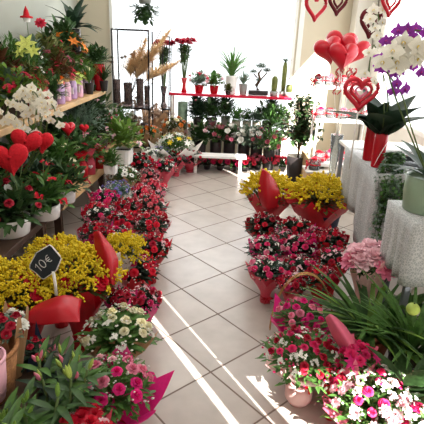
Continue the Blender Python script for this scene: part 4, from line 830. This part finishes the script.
# ------------------------------------------------------------------ gift glasses on the stepped stand
gg = 'red ribboned gift glasses on the white stand'
def glass(label, p, mt, s=1, rb_='ribbon_red'):
    root = thing('gift_glass', label, 'glass', p, R.uniform(0, 6), gg); mb = MB(); mb.lathe([(.001, 0), (.045 * s, 0), (.045 * s, .006), (.05 * s, .09 * s), (.046 * s, .09 * s), (.04 * s, .01), (.001, .01)], 14); mb.build('cup', 'glass', root)
    for k in range(4): bloom('rose', mt, root, (R.uniform(-.02, .02), R.uniform(-.02, .02), .06 * s + R.uniform(0, .03)), (R.uniform(-1, 1), R.uniform(-1, .3), 1), .032 * s)
    r_ = link('bow', RBm, root, (0, 0, .045 * s), material=rb_); r_.scale = (.16 * s,) * 3
words = {0: 'lowest', 1: 'middle', 2: 'top'}; pos_ = ['far left', 'second from left', 'centre', 'second from right', 'far right']
for lv, (z, y) in enumerate(((.5, 4.87), (.93, 5.1), (1.26, 5.35))):
    for k in range(5): glass('gift glass with %s, %s on the %s step of the stand' % (('red roses', 'pink roses')[k % 2], pos_[k], words[lv]), Vector((1.14 + k * .13, y + (.04 if k % 2 else -.02), z)), ('petal_red', 'petal_hotpink', 'petal_crimson', 'petal_pink', 'petal_red')[(k + lv) % 5], 1.15)
# crate in front of stand
root = thing('wooden_crate', 'beige box on the floor right of the dark tree pot', 'box', (1.1, 4.75, 0)); BX((-.12, -.12, 0), (.12, .12, .42)).build('body', 'wood_edge', root, bev=.004); BX((-.13, -.13, .42), (.13, .13, .44)).build('lid', 'plaster', root, bev=.004)
glass('large gift glass of red roses on the beige box', Vector((1.07, 4.72, .44)), 'petal_red', 1.3); glass('gift glass of crimson roses at the back of the beige box lid', Vector((1.15, 4.8, .44)), 'petal_crimson', .9)
# red heart balloons in a vase
root = thing('ribbon_vase', 'clear vase of curled ribbons holding the red heart balloons', 'vase', (1.3, 4.35, 0)); 
base_ = Q(338, 130, 4.3); root.location = (base_.x, 4.3, .9 if False else 0)
mb = MB(); mb.lathe([(.001, 0), (.08, 0), (.08, .02), (.04, .1), (.03, .55), (.06, .9), (.055, .9), (.02, .5), (.001, .1)], 20); mb.build('vase_body', 'glass', root)
gbal = 'red heart balloons'
for (px, py, s, dy, rz, ry, lb_) in ((328, 49, .115, 0, .2, -.3, 'red heart balloon at the left of the bunch'), (341, 44, .13, .1, 0, .1, 'red heart balloon at the top middle of the bunch'), (354, 50, .125, 0, -.2, .3, 'red heart balloon at the right of the bunch'), (343, 55, .12, -.1, .1, 0, 'red heart balloon at the front bottom of the bunch')):
    p = Q(px, py, 4.3 + dy); r2 = thing('heart_balloon', lb_, 'balloon', p, rz, gbal); r2.rotation_euler.y = ry
    mb = MB(); puffy(mb, s * 1.12, .085); mb.build('balloon_body', 'balloon', r2)
    mb = MB(); e_ = Vector((root.location.x, 4.3, .85)) - p; e_ = Euler((0, ry, rz)).to_matrix().inverted() @ e_; mb.tube([(0, 0, -s), e_ * .5 + Vector((.02, 0, 0)), e_], .004, 4); mb.build('balloon_stick', 'ribbon_white', r2)
mb = MB(); rng = random.Random(2)
for k in range(9):
    x0 = rng.uniform(-.09, .09); mb.tube([(x0 + .015 * math.sin(j * 1.3 + k), .02 * math.cos(j * 1.3 + k), 1.5 - j * .018) for j in range(14)], .006, 4)
mb.build('curled_ribbon', 'ribbon_red', root)
# nested heart ornament on a stick
def heart_tube(mb, s, r, n=40, y=0): 
    P = [(x, y, z) for x, z in heart_pts(n, s)]; mb.tube(P + P[:1], r, 7)
root = thing('heart_ornament', 'open heart ornament of red and white rings beside the large orchid leaves', 'ornament', Q(361, 92, 3.0))
mb = MB(); heart_tube(mb, .105, .015); mb.build('outer_heart', 'dark_felt' if False else 'ribbon_red', root)
mb = MB(); heart_tube(mb, .065, .011); mb.build('middle_heart', 'ribbon_red', root); mb = MB(); heart_tube(mb, .035, .008); mb.build('inner_heart', 'petal_pink', root)
mb = MB(); mb.tube([(0, 0, -.12), (0, 0, .91 - root.location.z)], .005); mb.build('stick', 'ribbon_white', root)
# hanging hearts
for (px, py, Y, s, mt, lb_) in ((316, 6, 3.4, .085, 'ribbon_red', 'thin pink red wire heart hanging leftmost at the top'), (338, 2, 3.4, .075, 'dark_felt', 'dark red heart hanging second from the left at the top'), (371, 22, 3.0, .08, 'dark_felt', 'dark red twig heart hanging lowest, beside the balloons'), (391, 2, 2.9, .07, 'ribbon_red', 'red heart hanging rightmost at the top, against the bright window')):
    root = thing('hanging_heart', lb_, 'ornament', Q(px, py, Y), .5, 'hearts hanging from strings'); mb = MB(); heart_tube(mb, s, s * .16); mb.build('heart_ring', mt, root)
    mb = MB(); mb.tube([(0, 0, s * .35), (0, 0, ZC - root.location.z)], .0015, 4); mb.build('string', 'ribbon_white', root)
    if s < .082: mb = MB(); heart_tube(mb, s * .5, s * .1); mb.build('inner_heart', mt, root)
# ------------------------------------------------------------------ right tables: orchids, pots
CT = .884
def ct(px, Y): q = Q(px, 150, Y); return Vector((q.x, Y, CT))
def tall_pot_orchid(label, p, h, nleaf, leafL, sprays=(), flower='petal_white', fr=.04, potmat='ceramic_red', r=.045, **kw):
    return orchid(label, p, r, h, potmat, sprays, flower, fr, nleaf=nleaf, leafL=leafL, pot='drum', group='potted orchids', **kw)
p1 = Vector((Q(371, 140, 3.3).x, 3.3, .904)); tall_pot_orchid('tall narrow red pot with dark orchid leaves, left of two red pots', p1, .26, 7, .26, leafW=.13, up=(.6, 2.2))
p2 = Vector((Q(381, 140, 3.1).x, 3.1, .904))
yo = 2.9
tall_pot_orchid('tall red pot with broad dark leaves and white orchid sprays, right of two red pots', p2, .24, 13, .32, leafW=.22, up=(.5, 2.6), sprays=[([tuple(p2 + Vector((0, 0, .25)))] + [tuple(Q(x, y, yo)) for x, y in ((384, 110), (383, 70), (380, 30), (377, 12), (372, 30))], 9), ([tuple(p2 + Vector((0, 0, .25)))] + [tuple(Q(x, y, yo)) for x, y in ((388, 100), (380, 62), (374, 45), (370, 60), (369, 75))], 7)], flower='petal_ivory', fr=.038)
mb = MB(); mb.leaf((-.04, -.06, .02), (.3, -.1, 1), .2, .035, bend=.05); mb.build('ribbon_tail', 'ribbon_white', [q for q in COL.objects if q.name.startswith('potted_orchid')][-1])
ps = Vector((Q(421, 190, 2.3).x + .02, 2.28, .886)); yo = 2.2
orchid('purple and white moth orchids in the sage green pot on the right table', ps, .115, .19, 'ceramic_sage', [
    ([tuple(ps + Vector((0, 0, .17)))] + [tuple(Q(x, y, yo)) for x, y in ((404, 120), (390, 80), (385, 56), (392, 38), (408, 30), (426, 32))], 15),
    ([tuple(ps + Vector((0, 0, .17)))] + [tuple(Q(x, y, yo + .05)) for x, y in ((412, 130), (402, 95), (388, 72), (398, 64), (416, 66))], 11)], 'petal_purple', .036, nleaf=9, leafL=.3, pot='drum', lip='petal_magenta', leafW=.07)
pw = Vector((1.35, 2.3, .886))
orchid('big white orchid with arching flower rows at the right edge behind the sage pot', pw, .08, .16, 'ceramic_white', [([tuple(pw + Vector((0, 0, .15)))] + [tuple(Q(x, y, 2.02)) for x, y in ((440, 100), (432, 60), (420, 48), (408, 46), (396, 54), (390, 62))], 9), ([tuple(pw + Vector((0, 0, .15)))] + [tuple(Q(x, y, 2.04)) for x, y in ((436, 90), (425, 55), (414, 55), (404, 60))], 6)], 'petal_ivory', .05, nleaf=5, leafL=.2)
# trailing plant over the table edge
root = thing('trailing_plant', 'trailing grey green vine hanging off the table beside the sage green pot', 'plant', (1.075, 2.86, .6))
root.location = (1.25, 3.1, .908); rng = random.Random(8)
mb = MB(); mb.lathe([(a * .055, b_ * .09) for a, b_ in POT['round']], 20); mb.build('pot', 'ceramic_grey', root)
for k in range(22):
    x0 = rng.uniform(-.17, .02); zl = rng.uniform(-.6, -.2); P = [(0, 0, .08), (x0 * .6, -.09, .12), (x0, -.16, .0), (x0 + .02, -.2 - rng.uniform(0, .06), zl * .5), (x0 + rng.uniform(-.03, .03), -.2 - rng.uniform(0, .06), zl)]
    mb = MB(); mb.tube(P, .002, 4); v = mb
    for j in range(34):
        t_ = .15 + .85 * j / 33; i = min(int(t_ * 4), 3); u = t_ * 4 - i; c = Vector(P[i]).lerp(Vector(P[i + 1]), u); an = rng.uniform(0, 6.3); mb.leaf(c, (math.cos(an) - .3, math.sin(an), rng.uniform(-.5, .4)), .036, .026, bend=.2, n=2)
    mb.build('vine', rng.choice(('leaf_grey', 'leaf_mid', 'leaf_grey', 'leaf_dark')), root)
# ------------------------------------------------------------------ RIGHT floor: goldenrod with red paper
bouquet('goldenrod bouquet with folded red paper on the right of the aisle, left of two', 270, 192, 46, .42, [plumes(24, .13), ('rose', 'petal_red', 2, .04)], 'paper_red', ('fine', 'leaf_olive'), group=gold, rimk=.9)
bouquet('goldenrod bouquet in a navy bucket by the grey table leg, right of two', 320, 196, 50, .46, [plumes(26, .13), ('rose', 'petal_orange', 1, .03)], 'paper_red', ('fine', 'leaf_olive'), group=gold, rimk=1.12)
flap('red paper folds standing up in the left one of the right goldenrod bouquets', [[Q(262, 168, 3.85), Q(258, 190, 3.75), Q(262, 207, 3.7)], [Q(268, 172, 3.75), Q(268, 190, 3.65), Q(268, 210, 3.62)], [Q(277, 183, 3.8), Q(280, 194, 3.7), Q(276, 208, 3.66)]])
flap('red paper fold between the two right goldenrod bouquets', [[Q(282, 196, 3.75), Q(288, 204, 3.72)], [Q(300, 187, 3.8), Q(300, 200, 3.74)], [Q(318, 180, 3.9), Q(316, 190, 3.85)]])
p = G(320, 215, .2); root = thing('flower_bucket', 'dark navy bucket under the right goldenrod bouquet', 'bucket', (p.x + .02, p.y - .12, 0)); mb = MB(); mb.lathe([(.001, 0), (.1, 0), (.13, .26), (.122, .26), (.095, .01), (.001, .01)], 24); mb.build('body', 'bucket_navy', root); mb = MB(); mb.lathe([(.128, .25), (.134, .252), (.134, .265), (.124, .265)], 24); mb.build('rim', 'bucket_navy', root)
wr = [('rose', 'petal_crimson', 7, .03), ('carnation', 'petal_hotpink', 4, .03), ('cluster', 'petal_palepink', 3, .028)]
wp = [('rose', 'petal_hotpink', 6, .03), ('rose', 'petal_pink', 4, .03), ('cluster', 'petal_white', 5, .03)]
gr2 = 'pink and red bouquets in rows on the right of the aisle'
for a in [
 ('dark red bouquet on the right aisle edge, directly before the left goldenrod', 264, 224, 40, .26, dark, 'paper_red', False),
 ('dark red bouquet on the right aisle edge, below the first row', 266, 246, 38, .26, wp, 'paper_magenta', False),
 ('pink white and red bouquet nearest the straw hoop on the right aisle edge', 268, 268, 42, .26, wp, 'paper_rose', True),
 ('crimson bouquet under the navy bucket in the right rows', 296, 228, 40, .3, dark, 'paper_magenta', True),
 ('pink rose bouquet in the second right row', 300, 246, 36, .28, wp, 'paper_magenta', True),
 ('mixed pink and green bouquet in the second right row, nearer the straw hoop', 300, 266, 38, .28, wr, 'paper_rose', True),
 ('lilac pink paper bouquet between the first and second right rows', 283, 238, 26, .28, [('cluster', 'petal_pink', 6, .03), ('rose', 'petal_crimson', 3, .028)], 'paper_pink', False),
 ('deep red bouquet beside the hanging lace corner', 332, 238, 34, .34, dark, 'paper_red', False),
 ('red bouquet left of the pale pink wrapping', 334, 258, 36, .32, wr, 'paper_red', False),
 ('dark red bouquet deep in the right rows below the navy bucket', 316, 236, 30, .32, wr, 'paper_magenta', False),
 ('crimson bouquet in the third right row behind the straw leaves', 322, 276, 36, .28, dark, 'paper_red', True),
 ('dark pink bouquet right below the second right row', 292, 282, 30, .24, wr, 'paper_rose', True)]:
    bouquet(a[0], a[1], a[2], a[3], a[4], a[5], a[6], ('broad', 'leaf_deep'), filler=a[7], group=gr2)
bouquet('pink rose bouquet in magenta paper inside the straw hoop basket', 301, 314, 52, .3, [('rose', 'petal_pink', 9, .028), ('rose', 'petal_magenta', 8, .03)], 'paper_magenta', ('fine', 'leaf_mid'), group=None, rimk=1.05)
bouquet('crimson and white bouquet standing in a pale pink pot in the sunlight', 304, 353, 78, .29, [('rose', 'petal_crimson', 13, .026), ('cluster', 'petal_white', 13, .032), ('rose', 'petal_hotpink', 10, .026)], 'paper_palepink', ('fine', 'leaf_mid'), filler=True, group=None, z0=.12, fill_mat='petal_hotpink')
p = G(304, 353, .29); root = thing('round_pot', 'small round pale pink pot under the crimson and white bouquet', 'pot', (p.x, p.y, 0)); mb = MB(); mb.lathe([(.001, 0), (.05, 0), (.068, .03), (.068, .08), (.055, .12), (.05, .12), (.055, .08), (.001, .02)], 24); mb.build('body', 'paper_palepink', root)
mb = MB(); mb.tube([(.055 * math.cos(a * PI / 8), .055 * math.sin(a * PI / 8), .12) for a in range(17)], .006, 5); mb.build('rim', 'paper_palepink', root)
bouquet('large pink and white bouquet in the sun at the bottom right', 372, 396, 94, .24, [('rose', 'petal_hotpink', 12, .028), ('cluster', 'petal_white', 18, .036), ('carnation', 'petal_palepink', 12, .034)], 'paper_pink', ('fine', 'leaf_mid'), filler=True, group=None, rimk=.9)
bouquet('white and pink bouquet cut by the bottom right corner', 412, 425, 70, .22, [('cluster', 'petal_white', 8, .04), ('carnation', 'petal_palepink', 7, .04), ('rose', 'petal_hotpink', 4, .03)], 'paper_magenta', ('fine', 'leaf_mid'), filler=True, group=None)
bouquet('hot pink flower bouquet between the sunlit bouquets and the strap leaved plant', 358, 356, 38, .36, [('carnation', 'petal_hotpink', 8, .036), ('lily', 'petal_magenta', 4, .04)], 'paper_pink', ('broad', 'leaf_mid'), group=None)
bouquet('small red bouquet between the two large sunlit bouquets', 336, 378, 34, .24, [('rose', 'petal_crimson', 7, .03)], 'paper_red', ('broad', 'leaf_mid'), group=None)
flap('pink paper fold rising left of the strap leaved plant', [[Q(325, 318, 1.9), Q(332, 336, 1.84), Q(344, 354, 1.78)], [Q(330, 314, 1.86), Q(340, 330, 1.78), Q(352, 350, 1.72)], [Q(336, 317, 1.9), Q(347, 328, 1.82), Q(358, 346, 1.76)]], 'paper_pink')
flap('pale pink paper rim sticking up over the large sunlit bouquet', [[Q(344, 372, 1.95), Q(362, 370, 1.98), Q(386, 378, 1.95)], [Q(350, 362, 2.02), Q(368, 358, 2.04), Q(394, 366, 2.0)]], 'paper_palepink')
# straw hoop basket
root = thing('straw_basket', 'low straw basket with a tall thin hoop handle on the right aisle edge', 'basket', (G(301, 330, .05).x, G(301, 330, .05).y, 0)); k_ = root.location
mb = MB(); mb.lathe([(.001, 0), (.11, 0), (.13, .07), (.122, .07), (.1, .01), (.001, .01)], 26); mb.build('body', 'wicker', root)
mb = MB()
for dy in (0, .02): mb.tube([(.19 * math.cos(PI * j / 16) , dy + .03 * math.sin(PI * j / 16), .04 + .38 * math.sin(PI * j / 16)) for j in range(17)], .0035, 5)
mb.build('handle', 'gold_wire', root)
# strap leaved plant & pale pink wrapping
p = G(372, 316, .3); root = thing('strap_leaf_plant', 'large green plant with long arching strap leaves on the right floor', 'plant', (p.x, p.y, 0)); rng = random.Random(12)
mb = MB(); mb.lathe([(a * .12, b_ * .2) for a, b_ in POT['round']], 24); mb.build('pot', 'terracotta', root)
for k in range(95):
    a = rng.uniform(0, 6.3); L_ = rng.uniform(.26, .43); mb = MB(); mb.leaf((.04 * math.cos(a), .04 * math.sin(a), .18), (math.cos(a) * .9, math.sin(a) * .9, rng.uniform(.7, 2.4)), L_, rng.uniform(.026, .042), bend=rng.uniform(.35, .9), n=9, tip=.6); mb.build('leaf', rng.choice(('leaf_mid', 'leaf_dark', 'leaf_dark', 'leaf_light')), root)
mb = MB()
for k in range(9): a = k * .7; mb.leaf((.05 * math.cos(a), .05 * math.sin(a), .2), (math.cos(a), math.sin(a), .7), .26, .075, bend=.5, n=5)
mb.build('broad_leaves', 'leaf_mid', root)
p = G(373, 258, .5); bouquet('pale pink ruffled wrapped bunch below the hanging lace corner', 372, 262, 46, .48, [('carnation', 'petal_palepink', 8, .11), ('carnation', 'petal_pink', 2, .08)], 'paper_palepink', ('fine', 'leaf_mid'), group=None, z0=.0)
plant('green bushy plant with pale buds under the lace cloth, right of the strap leaved plant', Vector((1.05, 1.95, 0)), .1, .2, 'ceramic_dark', ('strap', 'leaf_mid'), .3, 1, group=None)
plant('dark leaved plant at the right edge under the table end', Vector((.92, 1.62, 0)), .09, .18, 'terracotta', ('big', 'leaf_dark'), .24, 1, [('bud', 'leaf_lime', 3, .03)], group=None)
plant('broad leaved peace lily left of the wicker basket, right of the pink fold', G(392, 345, .1) * 1 , .07, .14, 'ceramic_dark', ('big', 'leaf_mid'), .2, 1, [('bud', 'petal_ivory', 3, .03)], group=None)
p = G(420, 385, .25); root = thing('wicker_basket', 'brown wicker basket at the right edge above the bottom corner bouquet', 'basket', (p.x + .03, p.y, 0)); mb = MB(); mb.lathe([(.001, 0), (.09, 0), (.12, .22), (.112, .22), (.085, .015), (.001, .015)], 26); mb.build('body', 'wicker', root); mb = MB(); mb.tube([(.118 * math.cos(a * PI / 12), .118 * math.sin(a * PI / 12), .225) for a in range(25)], .008, 6); mb.build('rim', 'wicker', root)
p = Q(413, 309, 1.75); root = thing('lime_fruit', 'yellow green fruit at the right edge below the lace cloth', 'fruit', p); mb = MB(); mb.blob((0, 0, 0), (.03, .03, .028), 14, 10); mb.build('skin', 'leaf_lime', root); mb = MB(); mb.tube([(0, 0, .026), (.004, 0, .034)], .004); mb.build('stem', 'stem', root)
